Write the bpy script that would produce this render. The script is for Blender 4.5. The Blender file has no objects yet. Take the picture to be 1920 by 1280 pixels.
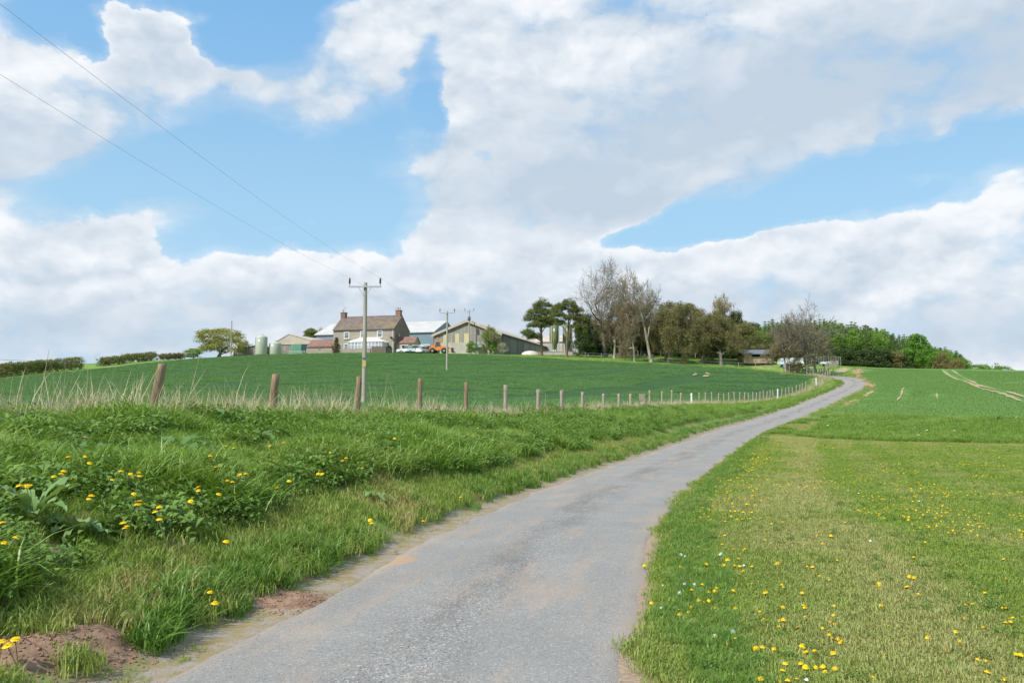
import bpy, bmesh, math, random
import numpy as np
from mathutils import Vector, Matrix
random.seed(7); np.random.seed(7)
S = bpy.context.scene
C = S.collection
R = math.radians
F = 1550.0; CAMZ = 1.7; PITCH = math.atan(120/1550.0)
cp, sp = math.cos(PITCH), math.sin(PITCH)

# ------------------------------------------------------------------ geometry helpers
def P(u, v, Y):
    """point at depth Y along the line of sight through photo pixel (u, v)"""
    a, b = (u-960)/F, (640-v)/F
    dy = cp - b*sp; dz = b*cp + sp
    t = Y/dy
    return Vector((a*t, Y, CAMZ + dz*t))
def Zat(v, Y): return P(960, v, Y).z
def Xat(u, v, Y): return P(u, v, Y).x
def proj(p):
    x, y, z = p[0], p[1], p[2]-CAMZ
    c = y*cp + z*sp; b = -y*sp + z*cp
    return 960+F*x/c, 640-F*b/c

def sstep(a, b, x):
    t = np.clip((x-a)/(b-a), 0, 1); return t*t*(3-2*t)

# cheap smooth value noise on numpy arrays
_rng = np.random.RandomState(3)
_tab = _rng.rand(256, 256)
def vnoise(x, y, s=1.0):
    x = np.asarray(x)*s; y = np.asarray(y)*s
    xi = np.floor(x).astype(int); yi = np.floor(y).astype(int)
    fx = x-xi; fy = y-yi; fx = fx*fx*(3-2*fx); fy = fy*fy*(3-2*fy)
    g = lambda i, j: _tab[i & 255, j & 255]
    return ((g(xi, yi)*(1-fx)+g(xi+1, yi)*fx)*(1-fy) + (g(xi, yi+1)*(1-fx)+g(xi+1, yi+1)*fx)*fy)
def fnoise(x, y, s=1.0, o=3):
    r = 0; a = .5; t = 0
    for k in range(o):
        r = r + a*vnoise(np.asarray(x)+17.3*k, np.asarray(y)+9.1*k, s*2**k); t += a; a *= .5
    return r/t

# ------------------------------------------------------------------ the lane, in metres
ROAD = [(-60,-3.2),(-30,-3.4),(-12,-2.9),(0,-1.65),(5,-.78),(7.75,-.22),(11,.45),(13.9,1.17),(18.8,2.7),(29.3,6.27),
        (40,10.0),(50,14.1),(65,21.4),(76,26.6),(87,32.0),(98,38.0),(106,42.6),(112,46.0),(117,48.6),(121.5,50.4),(126,51.7),(131,52.7),(136,53.2),
        (142,53.2),(150,52.2),(165,49.5)]
RZ = [(-60,-.6),(-20,-.15),(0,0),(30,0),(40,.02),(50,.30),(65,.86),(85,1.75),(100,3.0),(112,4.2),(121,5.15),(128,5.75),(140,6.7),(150,7.3),(165,8.0)]
RHW = 1.42
def catmull(pts, n):
    pts = np.array(pts, float); out = []
    for i in range(len(pts)-1):
        p0 = pts[max(i-1, 0)]; p1 = pts[i]; p2 = pts[i+1]; p3 = pts[min(i+2, len(pts)-1)]
        for t in np.linspace(0, 1, n, endpoint=False):
            out.append(.5*((2*p1)+(-p0+p2)*t+(2*p0-5*p1+4*p2-p3)*t*t+(-p0+3*p1-3*p2+p3)*t**3))
    out.append(pts[-1]); return np.array(out)
_r = catmull([(x, y) for y, x in ROAD], 24)
_sl = np.r_[0, np.cumsum(np.hypot(*np.diff(_r, axis=0).T))]
NS = 700
_s = np.linspace(0, _sl[-1], NS)
RX = np.interp(_s, _sl, _r[:, 0]); RY = np.interp(_s, _sl, _r[:, 1])
RZc = np.interp(RY, [a for a, b in RZ], [b for a, b in RZ])
k = np.ones(31)/31; RZc = np.convolve(np.pad(RZc, 15, mode='edge'), k, 'valid')
TX = np.gradient(RX); TY = np.gradient(RY); _l = np.hypot(TX, TY); TX /= _l; TY /= _l
def road(x, y):
    """signed distance from the centreline (right positive), arc position, road height"""
    x = np.asarray(x, float).ravel(); y = np.asarray(y, float).ravel()
    d = np.empty(len(x)); s = np.empty(len(x)); z = np.empty(len(x))
    for i in range(0, len(x), 20000):
        xx = x[i:i+20000, None]; yy = y[i:i+20000, None]
        D = (xx-RX)**2+(yy-RY)**2; j = D.argmin(1)
        dx = xx[:, 0]-RX[j]; dy = yy[:, 0]-RY[j]
        along = dx*TX[j]+dy*TY[j]; side = dx*TY[j]-dy*TX[j]
        d[i:i+20000] = np.sign(side)*np.sqrt(D[np.arange(len(j)), j]); near = np.abs(along) < 1.5
        d[i:i+20000] = np.where(near, side, d[i:i+20000])
        s[i:i+20000] = _s[j]+np.clip(along, -1, 1); z[i:i+20000] = RZc[j]
    return d, s, z

# ------------------------------------------------------------------ fence line beside the field
FENCE = [(285,16),(510,19.5),(670,23),(787,26.5),(874,30),(948,33.5),(1009,37),(1053,40.5),(1092,44),(1131,47.5),(1160,51),(1182,54.5),
         (1203,58),(1240,66),(1270,74),(1300,83),(1340,92),(1375,98),(1405,103),(1440,109),(1470,112.5),(1500,117),(1522,121.5),(1540,126),(1553,131)]
FV = [790,790,786,786,785,780,775,772,770,768,767,766,765,762,760,758,757,756,754,750,745,738,728,718,709]
FPOS = [(-13.0,1.0),(-11.2,5.2),(-9.7,9.0),(-8.35,12.5)] + [((u-960)/F*Y, Y) for u, Y in FENCE]
fx = np.array([p[0] for p in FPOS]); fy = np.array([p[1] for p in FPOS])
def fence_side(x, y):
    """>0 when (x, y) is on the field side (left) of the fence, metres measured across"""
    return np.interp(y, fy, fx) - x

# ------------------------------------------------------------------ terrain: thin plate spline through surveyed points
ctrl = []
def cpt(u, v, Y): p = P(u, v, Y); ctrl.append((p.x, p.y, p.z))
def cxyz(x, y, z): ctrl.append((x, y, z))
for (x, y), v in zip(FPOS[4:], FV): ctrl.append((x, y, P(960, v, y).z))
for x, y, z in [(-13,1,1.15),(-10.5,7,1.3),(-8.35,12.5,1.38)]: cxyz(x, y, z)
for x, y, z in [(-6.5,5,1.05),(-5.4,9,1.0),(-4,13,1.0),(-2.6,18,1.0),(-.5,24,.98),(3.4,35,.9),(7.2,44,.95)]: cxyz(x, y, z)
for x, y in [(-3.0,-10),(3,0),(10,0),(4,8),(10,10),(20,10),(6,18),(14,20),(30,22),(12,30),(20,32),(-15,-20),(20,-20),(0,-40),(40,0)]: cxyz(x, y, 0)
for i in range(60, NS, 45): cxyz(RX[i], RY[i], RZc[i])
for p in [(-40,20,1.35),(-20,22,1.4),(-60,20,1.3),(-30,5,1.3)]: cxyz(*p)
for q in [(100,772,30),(400,770,40),(685,765,56),(100,752,62),(900,752,62),(1080,752,72),(500,745,72),(300,728,85),(800,722,88),(1150,728,98),
          (838,695,118),(600,696,118),(300,706,112),(1050,699,126),(1250,712,122),(1400,722,122),
          (1500,702,136),(1400,690,150),(1282,684,157),(1150,675,162),(1000,667,168),(850,663.5,173),(700,662.5,174),(560,664,175),(440,668,177),(350,673,176),
          (250,681,165),(150,692,150),(60,700,136),(0,706,127),(-150,715,120),(-150,760,60)]: cpt(*q)
for q in [(1920,788,47),(1700,778,60),(1580,766,68),(1700,742,100),(1920,742,90),(1640,731,106),(1800,712,130),(1700,691,168),(1640,689,170),(1800,692,165),(1920,696,155),
          (1620,703,135),(1590,690,162),(1560,687,172),(1490,688,160),(2200,706,130),(2200,790,50),(1420,677,178),(1300,672,178),(1200,668,176)]: cpt(*q)
for x, y, z in [(-80,215,13.2),(-40,215,13.4),(0,215,13.4),(30,215,13.0),(60,210,11.2),(-30,186,13.0),(-50,190,13.0),(-5,190,13.1),(10,188,12.9),(-120,180,9.5),(-160,120,5),(-150,260,8),
                (80,215,9.6),(120,210,9),(180,180,7.5),(0,290,11.5),(100,300,6),(-100,300,9),(220,120,5.5),(160,60,1.5),(120,20,.2)]: cxyz(x, y, z)
ctrl = np.array(ctrl)
def _k(r2): return np.where(r2 > 1e-9, .5*r2*np.log(np.maximum(r2, 1e-9)), 0)
sc = 100.0
A = ctrl[:, :2]/sc; NC = n = len(A)
K = _k(((A[:, None]-A[None])**2).sum(2)) + np.eye(n)*2e-4
Q = np.c_[np.ones(n), A]
L = np.zeros((n+3, n+3)); L[:n, :n] = K; L[:n, n:] = Q; L[n:, :n] = Q.T
W = np.linalg.solve(L, np.r_[ctrl[:, 2], 0, 0, 0])
MOUNDS = [(170,1228,.33,.09),(545,1112,.36,.06),(95,1140,.30,.07),(395,1022,.35,.05),(330,1090,.22,.05),(30,1262,.3,.05)]
def flat_hit(u, v, z=0.):
    a, b = (u-960)/F, (640-v)/F
    dy = cp-b*sp; dz = b*cp+sp; t = (z-CAMZ)/dz
    return a*t, dy*t
MW = [(*flat_hit(u, v, .08), r, h) for u, v, r, h in MOUNDS]
def H(x, y):
    x = np.asarray(x, float); shp = x.shape; x = x.ravel(); y = np.asarray(y, float).ravel()
    xc = np.clip(x, -240, 260); yc = np.clip(y, -60, 330)
    z = np.empty(len(x))
    for i in range(0, len(x), 20000):
        p = np.c_[xc[i:i+20000], yc[i:i+20000]]/sc
        r2 = ((p[:, None]-A[None])**2).sum(2)
        z[i:i+20000] = _k(r2)@W[:NC] + W[NC] + p@W[NC+1:]
    far = np.hypot(x-xc, y-yc)
    z = z - .03*far
    d, s, zr = road(x, y)
    ad = np.abs(d)
    w = sstep(1.5, 4.2, ad)
    z2 = zr*(1-w)+z*w
    # a low earth lip where the left verge meets the lane, unmade edge on the right
    lip = np.where(d < 0, .13*sstep(1.62, 2.15, ad)*(1-sstep(2.6, 4.5, ad)), .04*sstep(1.45, 1.8, ad)*(1-sstep(2.6, 4, ad)))
    rough = (fnoise(x, y, 1.7)-.5)*.16*sstep(1.6, 2.6, ad)*np.where(d < 0, 1, .25)*(1-sstep(30, 80, y))
    z2 = z2+lip*(1-sstep(110, 150, y))+rough
    z2 = z2-.06*(1-sstep(1.18, 1.36, ad))
    for mx, my, r, h in MW:
        q = ((x-mx)**2+(y-my)**2)/r**2
        z2 = z2 + h*np.exp(-q*1.6)*(.75+.5*vnoise(x, y, 14))
    return z2.reshape(shp)
def h1(x, y): return float(H(np.array([x]), np.array([y]))[0])
def hit(u, v, off=0., y0=2.5, y1=330):
    """where the line of sight through a photo pixel meets the ground (raised by off)"""
    ys = np.geomspace(y0, y1, 420)
    a, b = (u-960)/F, (640-v)/F
    dy = cp-b*sp; dz = b*cp+sp; t = ys/dy
    xs = a*t; zs = CAMZ+dz*t
    g = zs-(H(xs, ys)+off)
    j = np.where(g < 0)[0]
    if len(j) == 0: return None
    j = j[0]
    if j == 0: return xs[0], ys[0]
    f = g[j-1]/(g[j-1]-g[j]); yy = ys[j-1]+(ys[j]-ys[j-1])*f
    return a*yy/dy, yy

# ------------------------------------------------------------------ objects
def link(o): C.objects.link(o); return o
def tag(o, label, cat, group=None, kind=None):
    if label: o['label'] = label
    if cat: o['category'] = cat
    if group: o['group'] = group
    if kind: o['kind'] = kind
    return o
def thing(name, label, cat, loc=(0,0,0), rz=0., group=None):
    o = bpy.data.objects.new(name, None); link(o); o.empty_display_size = .3
    o.location = loc; o.rotation_euler = (0,0,rz)
    return tag(o, label, cat, group)
def struct(o): o['kind'] = 'structure'; return o
def stuff(o, label=None, cat=None): o['kind'] = 'stuff'; return tag(o, label, cat)
class MB:
    """collects shapes into one mesh"""
    def __init__(s): s.v = []; s.f = []; s.m = []; s.sm = []
    def add(s, vs, fs, m=0, smooth=False):
        b = len(s.v); s.v += [tuple(p) for p in vs]
        for q in fs: s.f.append(tuple(b+i for i in q)); s.m.append(m); s.sm.append(smooth)
    def box(s, x0, x1, y0, y1, z0, z1, m=0):
        s.add([(x0,y0,z0),(x1,y0,z0),(x1,y1,z0),(x0,y1,z0),(x0,y0,z1),(x1,y0,z1),(x1,y1,z1),(x0,y1,z1)],
              [(0,3,2,1),(4,5,6,7),(0,1,5,4),(1,2,6,5),(2,3,7,6),(3,0,4,7)], m); return s
    def prism(s, prof, a0, a1, axis='x', m=0):
        """profile polygon extruded: axis x -> prof is (y,z); axis y -> prof is (x,z); axis z -> prof is (x,y)"""
        g = {'x': lambda a,p: (a,p[0],p[1]), 'y': lambda a,p: (p[0],a,p[1]), 'z': lambda a,p: (p[0],p[1],a)}[axis]
        n = len(prof)
        vs = [g(a0,p) for p in prof]+[g(a1,p) for p in prof]
        s.add(vs, [tuple(range(n))[::-1], tuple(range(n,2*n))]+[(i,(i+1)%n,n+(i+1)%n,n+i) for i in range(n)], m); return s
    def tube(s, pts, rad, n=8, m=0, cap=True, smooth=True):
        pts = [Vector(p) for p in pts]
        if not hasattr(rad, '__len__'): rad = [rad]*len(pts)
        vs = []; fs = []; prev = None
        for i, p in enumerate(pts):
            t = (pts[min(i+1,len(pts)-1)]-pts[max(i-1,0)]).normalized()
            if prev is None: a = t.orthogonal().normalized()
            else:
                a = (prev-t*prev.dot(t)); a = a.normalized() if a.length > 1e-5 else t.orthogonal().normalized()
            prev = a; b = t.cross(a)
            for k in range(n):
                q = 2*math.pi*k/n; vs.append(p+(a*math.cos(q)+b*math.sin(q))*rad[i])
        for i in range(len(pts)-1):
            for k in range(n):
                fs.append((i*n+k, i*n+(k+1)%n, (i+1)*n+(k+1)%n, (i+1)*n+k))
        s.add(vs, fs, m, smooth)
        if cap:
            b = len(vs)-n
            s.add(vs[:n], [tuple(range(n))[::-1]], m); s.add(vs[b:], [tuple(range(n))], m)
        return s
    def lathe(s, prof, n=20, c=(0,0), m=0, smooth=True):
        vs = []; fs = []
        for r, z in prof:
            for k in range(n):
                q = 2*math.pi*k/n; vs.append((c[0]+r*math.cos(q), c[1]+r*math.sin(q), z))
        for i in range(len(prof)-1):
            for k in range(n): fs.append((i*n+k, i*n+(k+1)%n, (i+1)*n+(k+1)%n, (i+1)*n+k))
        s.add(vs, fs, m, smooth); return s
    def build(s, name, mats, parent=None, loc=None):
        me = bpy.data.meshes.new(name); me.from_pydata(s.v, [], s.f)
        for mm in (mats if isinstance(mats, (list,tuple)) else [mats]): me.materials.append(mm)
        me.polygons.foreach_set('material_index', s.m); me.polygons.foreach_set('use_smooth', s.sm)
        me.update()
        o = bpy.data.objects.new(name, me); link(o)
        if parent: o.parent = parent
        if loc: o.location = loc
        return o
def npmesh(name, V, Fq, mat, smooth=False):
    """mesh from numpy arrays; Fq is (n,3) or (n,4)"""
    me = bpy.data.meshes.new(name); V = np.asarray(V, np.float32); Fq = np.asarray(Fq, np.int32)
    k = Fq.shape[1]
    me.vertices.add(len(V)); me.vertices.foreach_set('co', V.ravel())
    me.loops.add(Fq.size); me.loops.foreach_set('vertex_index', Fq.ravel())
    me.polygons.add(len(Fq)); me.polygons.foreach_set('loop_start', np.arange(0, Fq.size, k, dtype=np.int32))
    if smooth: me.polygons.foreach_set('use_smooth', np.ones(len(Fq), bool))
    me.update(calc_edges=True); me.validate()
    if mat: me.materials.append(mat)
    return me
def copy_tree(o, parent=None):
    c = o.copy(); C.objects.link(c); c.parent = parent
    for ch in o.children: copy_tree(ch, c)
    return c

# ------------------------------------------------------------------ materials
def newmat(name):
    m = bpy.data.materials.new(name); m.use_nodes = True
    nt = m.node_tree; nt.nodes.clear()
    return m, nt
class NT:
    def __init__(s, nt): s.nt = nt
    def n(s, typ, props=None, **ins):
        nd = s.nt.nodes.new(typ)
        for a, b in (props or {}).items(): setattr(nd, a, b)
        for a, b in ins.items():
            key = int(a[1:]) if a[0] == '_' and a[1:].isdigit() else a.replace('_', ' ')
            s.set(nd.inputs[key], b)
        return nd
    def set(s, sock, b):
        if hasattr(b, 'links') or isinstance(b, bpy.types.NodeSocket): s.nt.links.new(b, sock)
        else:
            if isinstance(b, (tuple, list)) and sock.type == 'RGBA' and len(b) == 3: b = (*b, 1)
            sock.default_value = b
    def math(s, op, a, b=0., c=None):
        nd = s.nt.nodes.new('ShaderNodeMath'); nd.operation = op
        s.set(nd.inputs[0], a); s.set(nd.inputs[1], b)
        if c is not None: s.set(nd.inputs[2], c)
        return nd.outputs[0]
    def vmath(s, op, a, b=None):
        nd = s.nt.nodes.new('ShaderNodeVectorMath'); nd.operation = op
        s.set(nd.inputs[0], a)
        if b is not None: s.set(nd.inputs[1], b)
        return nd.outputs['Value'] if op in ('LENGTH','DOT_PRODUCT','DISTANCE') else nd.outputs[0]
    def mix(s, f, a, b, mode='MIX'):
        nd = s.nt.nodes.new('ShaderNodeMix'); nd.data_type = 'RGBA'; nd.blend_type = mode
        s.set(nd.inputs[0], f); s.set(nd.inputs[6], a); s.set(nd.inputs[7], b)
        return nd.outputs[2]
    def rng(s, x, a, b, c=0., d=1., smooth=True):
        nd = s.nt.nodes.new('ShaderNodeMapRange'); nd.interpolation_type = 'SMOOTHSTEP' if smooth else 'LINEAR'
        s.set(nd.inputs[0], x)
        for i, q in enumerate((a, b, c, d)): s.set(nd.inputs[1+i], q)
        return nd.outputs[0]
    def noise(s, vec, scale, detail=4., rough=.55, dist=0.):
        nd = s.nt.nodes.new('ShaderNodeTexNoise')
        if vec is not None: s.set(nd.inputs['Vector'], vec)
        nd.inputs['Scale'].default_value = scale; nd.inputs['Detail'].default_value = detail
        nd.inputs['Roughness'].default_value = rough; nd.inputs['Distortion'].default_value = dist
        return nd.outputs['Fac']
    def voro(s, vec, scale, feat='F1', out='Distance', detail=0., rand=1.):
        nd = s.nt.nodes.new('ShaderNodeTexVoronoi'); nd.feature = feat
        if vec is not None: s.set(nd.inputs['Vector'], vec)
        nd.inputs['Scale'].default_value = scale; nd.inputs['Detail'].default_value = detail; nd.inputs['Randomness'].default_value = rand
        return nd.outputs[out]
    def mapping(s, vec, scale=(1,1,1), rot=(0,0,0), loc=(0,0,0), typ='POINT'):
        nd = s.nt.nodes.new('ShaderNodeMapping'); nd.vector_type = typ
        s.set(nd.inputs['Vector'], vec); nd.inputs['Location'].default_value = loc
        nd.inputs['Rotation'].default_value = rot; nd.inputs['Scale'].default_value = scale
        return nd.outputs[0]
    def pos(s): return s.nt.nodes.new('ShaderNodeNewGeometry').outputs['Position']
    def obj(s): return s.nt.nodes.new('ShaderNodeTexCoord').outputs['Object']
    def attr(s, name):
        nd = s.nt.nodes.new('ShaderNodeAttribute'); nd.attribute_name = name; return nd
    def bump(s, h, strength=.3, dist=.02):
        nd = s.nt.nodes.new('ShaderNodeBump'); s.set(nd.inputs['Height'], h)
        nd.inputs['Strength'].default_value = strength; nd.inputs['Distance'].default_value = dist
        return nd.outputs[0]
    def out(s, col, rough=.9, normal=None, spec=.2, metal=0.):
        b = s.nt.nodes.new('ShaderNodeBsdfPrincipled'); s.set(b.inputs['Base Color'], col); s.set(b.inputs['Roughness'], rough)
        b.inputs['Specular IOR Level'].default_value = spec; b.inputs['Metallic'].default_value = metal
        if normal is not None: s.set(b.inputs['Normal'], normal)
        o = s.nt.nodes.new('ShaderNodeOutputMaterial'); s.nt.links.new(b.outputs[0], o.inputs[0]); return b
def M(name, c1, c2=None, scale=3., rough=.85, spec=.2, stretch=(1,1,1), bump=0., bd=.02, metal=0., lo=.35, hi=.65, c3=None, s3=.6):
    m, nt = newmat(name); t = NT(nt)
    if c2 is None: c2 = tuple(q*.75 for q in c1)
    v = t.mapping(t.obj(), stretch)
    f = t.noise(v, scale, 5)
    col = t.mix(t.rng(f, lo, hi), c1, c2)
    if c3: col = t.mix(t.rng(t.noise(t.obj(), s3, 4), .5, .68), col, c3)
    t.out(col, rough, t.bump(f, bump, bd) if bump else None, spec, metal)
    return m
def leafmat(name, ca, cb, transl=.35, cw=None, wscale=.3, rough=.55, spec=.25):
    """thin leaves and blades: each leaf a little different, light passes through"""
    m, nt = newmat(name); t = NT(nt)
    g = nt.nodes.new('ShaderNodeNewGeometry'); oi = nt.nodes.new('ShaderNodeObjectInfo')
    f = t.math('ADD', t.math('MULTIPLY', g.outputs['Random Per Island'], .65), t.math('MULTIPLY', oi.outputs['Random'], .35))
    col = t.mix(f, ca, cb)
    if cw:
        n = t.noise(g.outputs['Position'], wscale, 4, .6)
        col = t.mix(t.rng(n, .45, .68), col, cw)
    b = nt.nodes.new('ShaderNodeBsdfPrincipled'); t.set(b.inputs['Base Color'], col)
    b.inputs['Roughness'].default_value = rough; b.inputs['Specular IOR Level'].default_value = spec
    tr = nt.nodes.new('ShaderNodeBsdfTranslucent'); t.set(tr.inputs[0], t.mix(1., col, (1.15,1.1,.6), 'MULTIPLY'))
    ms = nt.nodes.new('ShaderNodeMixShader'); ms.inputs[0].default_value = transl
    nt.links.new(b.outputs[0], ms.inputs[1]); nt.links.new(tr.outputs[0], ms.inputs[2])
    o = nt.nodes.new('ShaderNodeOutputMaterial'); nt.links.new(ms.outputs[0], o.inputs[0])
    return m

# ------------------------------------------------------------------ camera, sun, sky
cam = bpy.data.cameras.new('camera'); co = bpy.data.objects.new('camera', cam); link(co)
cam.sensor_width = 36; cam.lens = F/1920*36; cam.clip_end = 6000; cam.clip_start = .05
co.location = (0,0,CAMZ); co.rotation_euler = (math.pi/2+PITCH, 0, 0)
S.camera = co
S.view_settings.view_transform = 'Standard'; S.view_settings.look = 'None'; S.view_settings.gamma = 1
S.view_settings.exposure = 0.0
SUN_AZ = R(46); SUN_EL = R(47)          # azimuth measured from straight behind the camera towards the left
tosun = Vector((-math.sin(SUN_AZ)*math.cos(SUN_EL), -math.cos(SUN_AZ)*math.cos(SUN_EL), math.sin(SUN_EL)))
sl = bpy.data.lights.new('sun', 'SUN'); so = bpy.data.objects.new('sun', sl); link(so)
sl.energy = 5.0; sl.angle = R(.5); sl.color = (1,.955,.88)
so.rotation_euler = tosun.to_track_quat('Z', 'Y').to_euler(); so.location = (-40,-40,60)
w = bpy.data.worlds.new('World'); S.world = w; w.use_nodes = True
wt = w.node_tree; wt.nodes.clear(); t = NT(wt)
sky = wt.nodes.new('ShaderNodeTexSky'); sky.sky_type = 'NISHITA'; sky.sun_disc = False
sky.sun_elevation = SUN_EL; sky.sun_rotation = math.atan2(tosun.x, tosun.y); sky.altitude = 100; sky.air_density = 1.0; sky.dust_density = .6; sky.ozone_density = 1.4
d = t.vmath('NORMALIZE', wt.nodes.new('ShaderNodeTexCoord').outputs['Generated'])
sx = wt.nodes.new('ShaderNodeSeparateXYZ'); wt.links.new(d, sx.inputs[0])
az = t.math('ARCTAN2', sx.outputs[0], sx.outputs[1]); el = t.math('ARCSINE', sx.outputs[2])
cmb = wt.nodes.new('ShaderNodeCombineXYZ'); wt.links.new(az, cmb.inputs[0]); wt.links.new(el, cmb.inputs[1])
ae = cmb.outputs[0]
def azel(u, v):
    q = P(u, v, 100); q = Vector((q.x, q.y, q.z-CAMZ)).normalized()
    return math.atan2(q.x, q.y), math.asin(q.z)
# noise fields on the dome (heights stretched so clouds lie flat)
nv = t.mapping(d, (1,1,1.55))
warp1 = wt.nodes.new('ShaderNodeTexNoise'); wt.links.new(nv, warp1.inputs['Vector']); warp1.inputs['Scale'].default_value = 7; warp1.inputs['Detail'].default_value = 7; warp1.inputs['Roughness'].default_value = .6
wv = t.vmath('SUBTRACT', warp1.outputs['Color'], (.5,.5,.5))
aew = t.vmath('ADD', ae, t.vmath('MULTIPLY', wv, (.11,.075,0)))
SOFT = 1.
def blobs(lst, vec):
    tot = None
    for (u, v, ru, rv, rot, amp, soft) in lst:
        a0, e0 = azel(u, v)
        q = t.mapping(vec, (ru/F, rv/F, 1), (0,0,R(rot)), (a0, e0, 0), 'TEXTURE')
        val = t.rng(t.vmath('LENGTH', q), max(.02, 1-soft*SOFT), 1+soft*SOFT, amp, 0.)
        tot = val if tot is None else t.math('ADD', tot, val)
    return tot
HOLES = [(110,12,80,48,0,1,.5),(168,68,26,24,0,.8,.6),(235,-10,130,22,0,1,.6),
         (470,45,95,62,-10,1,.5),(440,98,38,26,0,.8,.6),(555,18,52,44,0,1,.6),(520,-40,120,30,0,1,.6),
         (520,330,215,92,-14,1,.5),(330,330,140,52,14,.8,.6),(170,352,130,36,16,.7,.7),(590,410,130,60,0,.9,.6),(400,440,110,40,0,.8,.6),(720,250,90,42,30,.8,.7),
         (812,170,24,85,-12,.72,.7),(820,215,22,45,0,.6,.7),
         (1290,425,130,36,12,1,.6),(1480,362,210,44,11,1,.5),(1740,330,260,52,7,1,.5),(1900,250,100,34,8,.8,.6),(1190,450,60,18,8,.7,.7),
         (905,305,20,14,0,.4,.8),(1600,310,120,30,8,.5,.7)]
PUFFS = [(290,395,80,26,24,.6,.8),(240,450,60,40,60,.5,.8),(1745,330,38,16,0,.9,.7),(1895,312,60,30,10,.9,.7),(1650,338,50,8,8,.6,.8),(520,438,14,10,0,.7,.8),(574,420,10,8,0,.6,.8),(330,60,95,55,-20,.5,.7)]
DARKS = [(1480,190,520,85,6,1.0,.9),(1060,385,230,60,4,.9,.9),(1700,120,330,90,0,.5,.9),(110,310,260,60,8,.85,.9),(420,190,210,60,0,.45,.9),(700,110,260,60,0,.35,.9),
         (250,575,210,36,4,.5,.9),(480,545,90,22,4,.35,.9),(1380,570,190,36,6,.6,.9),(1700,500,90,22,6,.3,.9),(1800,600,200,30,0,.5,.9),(90,630,250,40,0,.8,.9),(930,600,300,36,0,.8,.9),(760,520,110,22,0,.3,.9),(1250,5,160,30,0,.6,.9),(1900,650,260,30,0,.7,.9)]
TOPS = [(1500,430,420,60,4,1,.6),(700,470,420,60,2,1,.6),(270,60,150,70,0,.9,.7),(60,470,200,30,0,.6,.7),(720,330,70,70,0,.7,.8)]
SOFT = 1.3
holes = blobs(HOLES, aew); puffs = blobs(PUFFS, aew); darks = blobs(DARKS, aew)
fb = t.noise(nv, 6.5, 8, .6, .2)
bilv = t.vmath('ADD', nv, t.vmath('MULTIPLY', wv, (.09,.09,.09)))
bil = t.voro(bilv, 10, 'F1', 'Distance', 3.)
bilb = t.voro(t.vmath('ADD', bilv, (.012,.0,-.024)), 10, 'F1', 'Distance', 3.)
fb2 = t.noise(t.vmath('ADD', nv, (.012,-.0,-.026)), 6.5, 8, .6, .2)
big = t.noise(nv, 2.2, 4, .5)
front = t.rng(el, .75, 1.1)                     # above the surveyed part of the sky: broken cloud by noise alone
dens = t.math('ADD', t.math('SUBTRACT', 1.12, t.math('MULTIPLY', t.math('MINIMUM', holes, 1.1), 1.5)), puffs)
dens = t.math('ADD', dens, t.math('MULTIPLY', t.math('SUBTRACT', fb, .5), 1.35))
dens = t.math('ADD', dens, t.math('MULTIPLY', t.math('SUBTRACT', .36, bil), .60))
absaz = t.math('ABSOLUTE', az)
outside = t.math('MAXIMUM', front, t.rng(absaz, .75, 1.1))
dens = t.math('ADD', dens, t.math('MULTIPLY', outside, t.math('MULTIPLY', t.math('SUBTRACT', big, .66), 4.)))
SOFT = 1.
tops = t.math('MINIMUM', blobs(TOPS, ae), 1.)
crisp = t.rng(dens, .03, t.math('SUBTRACT', .74, t.math('MULTIPLY', tops, .42)))
veil = t.rng(dens, -.55, .5, 0, .36)
alpha = t.math('MAXIMUM', crisp, veil)
relief = t.math('MULTIPLY', t.math('SUBTRACT', fb, fb2), 1.5)
relief = t.math('ADD', relief, t.math('MULTIPLY', t.math('SUBTRACT', bilb, bil), .75))
calm = t.rng(darks, .1, .8, 1., .35)
shade = t.math('ADD', t.math('MULTIPLY', darks, -.50), t.math('MULTIPLY', relief, calm))
rim = t.math('MULTIPLY', tops, t.rng(dens, .25, .95, .24, -.06))
shade = t.math('ADD', shade, t.math('ADD', rim, t.math('MULTIPLY', t.math('SUBTRACT', fb, .5), -.30)))
shade = t.math('ADD', shade, t.math('MULTIPLY', t.math('SUBTRACT', .35, bil), .18))
lum = t.rng(shade, -.66, .22, 0, 1, False)
ccol = t.mix(lum, (5.5,6.55,7.7), (9.4,9.7,10.1))
skyc = t.mix(1., sky.outputs[0], (1.0,1.08,1.12), 'MULTIPLY')
skyc = t.mix(.75, skyc, t.mix(t.rng(el, .20, .52), (4.0,7.15,9.9), (2.5,5.7,9.8)))
lowhaze = t.rng(el, .08, .36, .32, 0.)
skyc = t.mix(lowhaze, skyc, (5.5,7.9,9.7))
col = t.mix(alpha, skyc, ccol)
col = t.mix(t.rng(sx.outputs[2], -.12, -.02, 1, 0), col, (1.2,1.6,1.0))
bg = wt.nodes.new('ShaderNodeBackground'); wt.links.new(col, bg.inputs[0]); bg.inputs[1].default_value = .1
wo = wt.nodes.new('ShaderNodeOutputWorld'); wt.links.new(bg.outputs[0], wo.inputs[0])
w.cycles.sampling_method = 'MANUAL'; w.cycles.sample_map_resolution = 512
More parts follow.
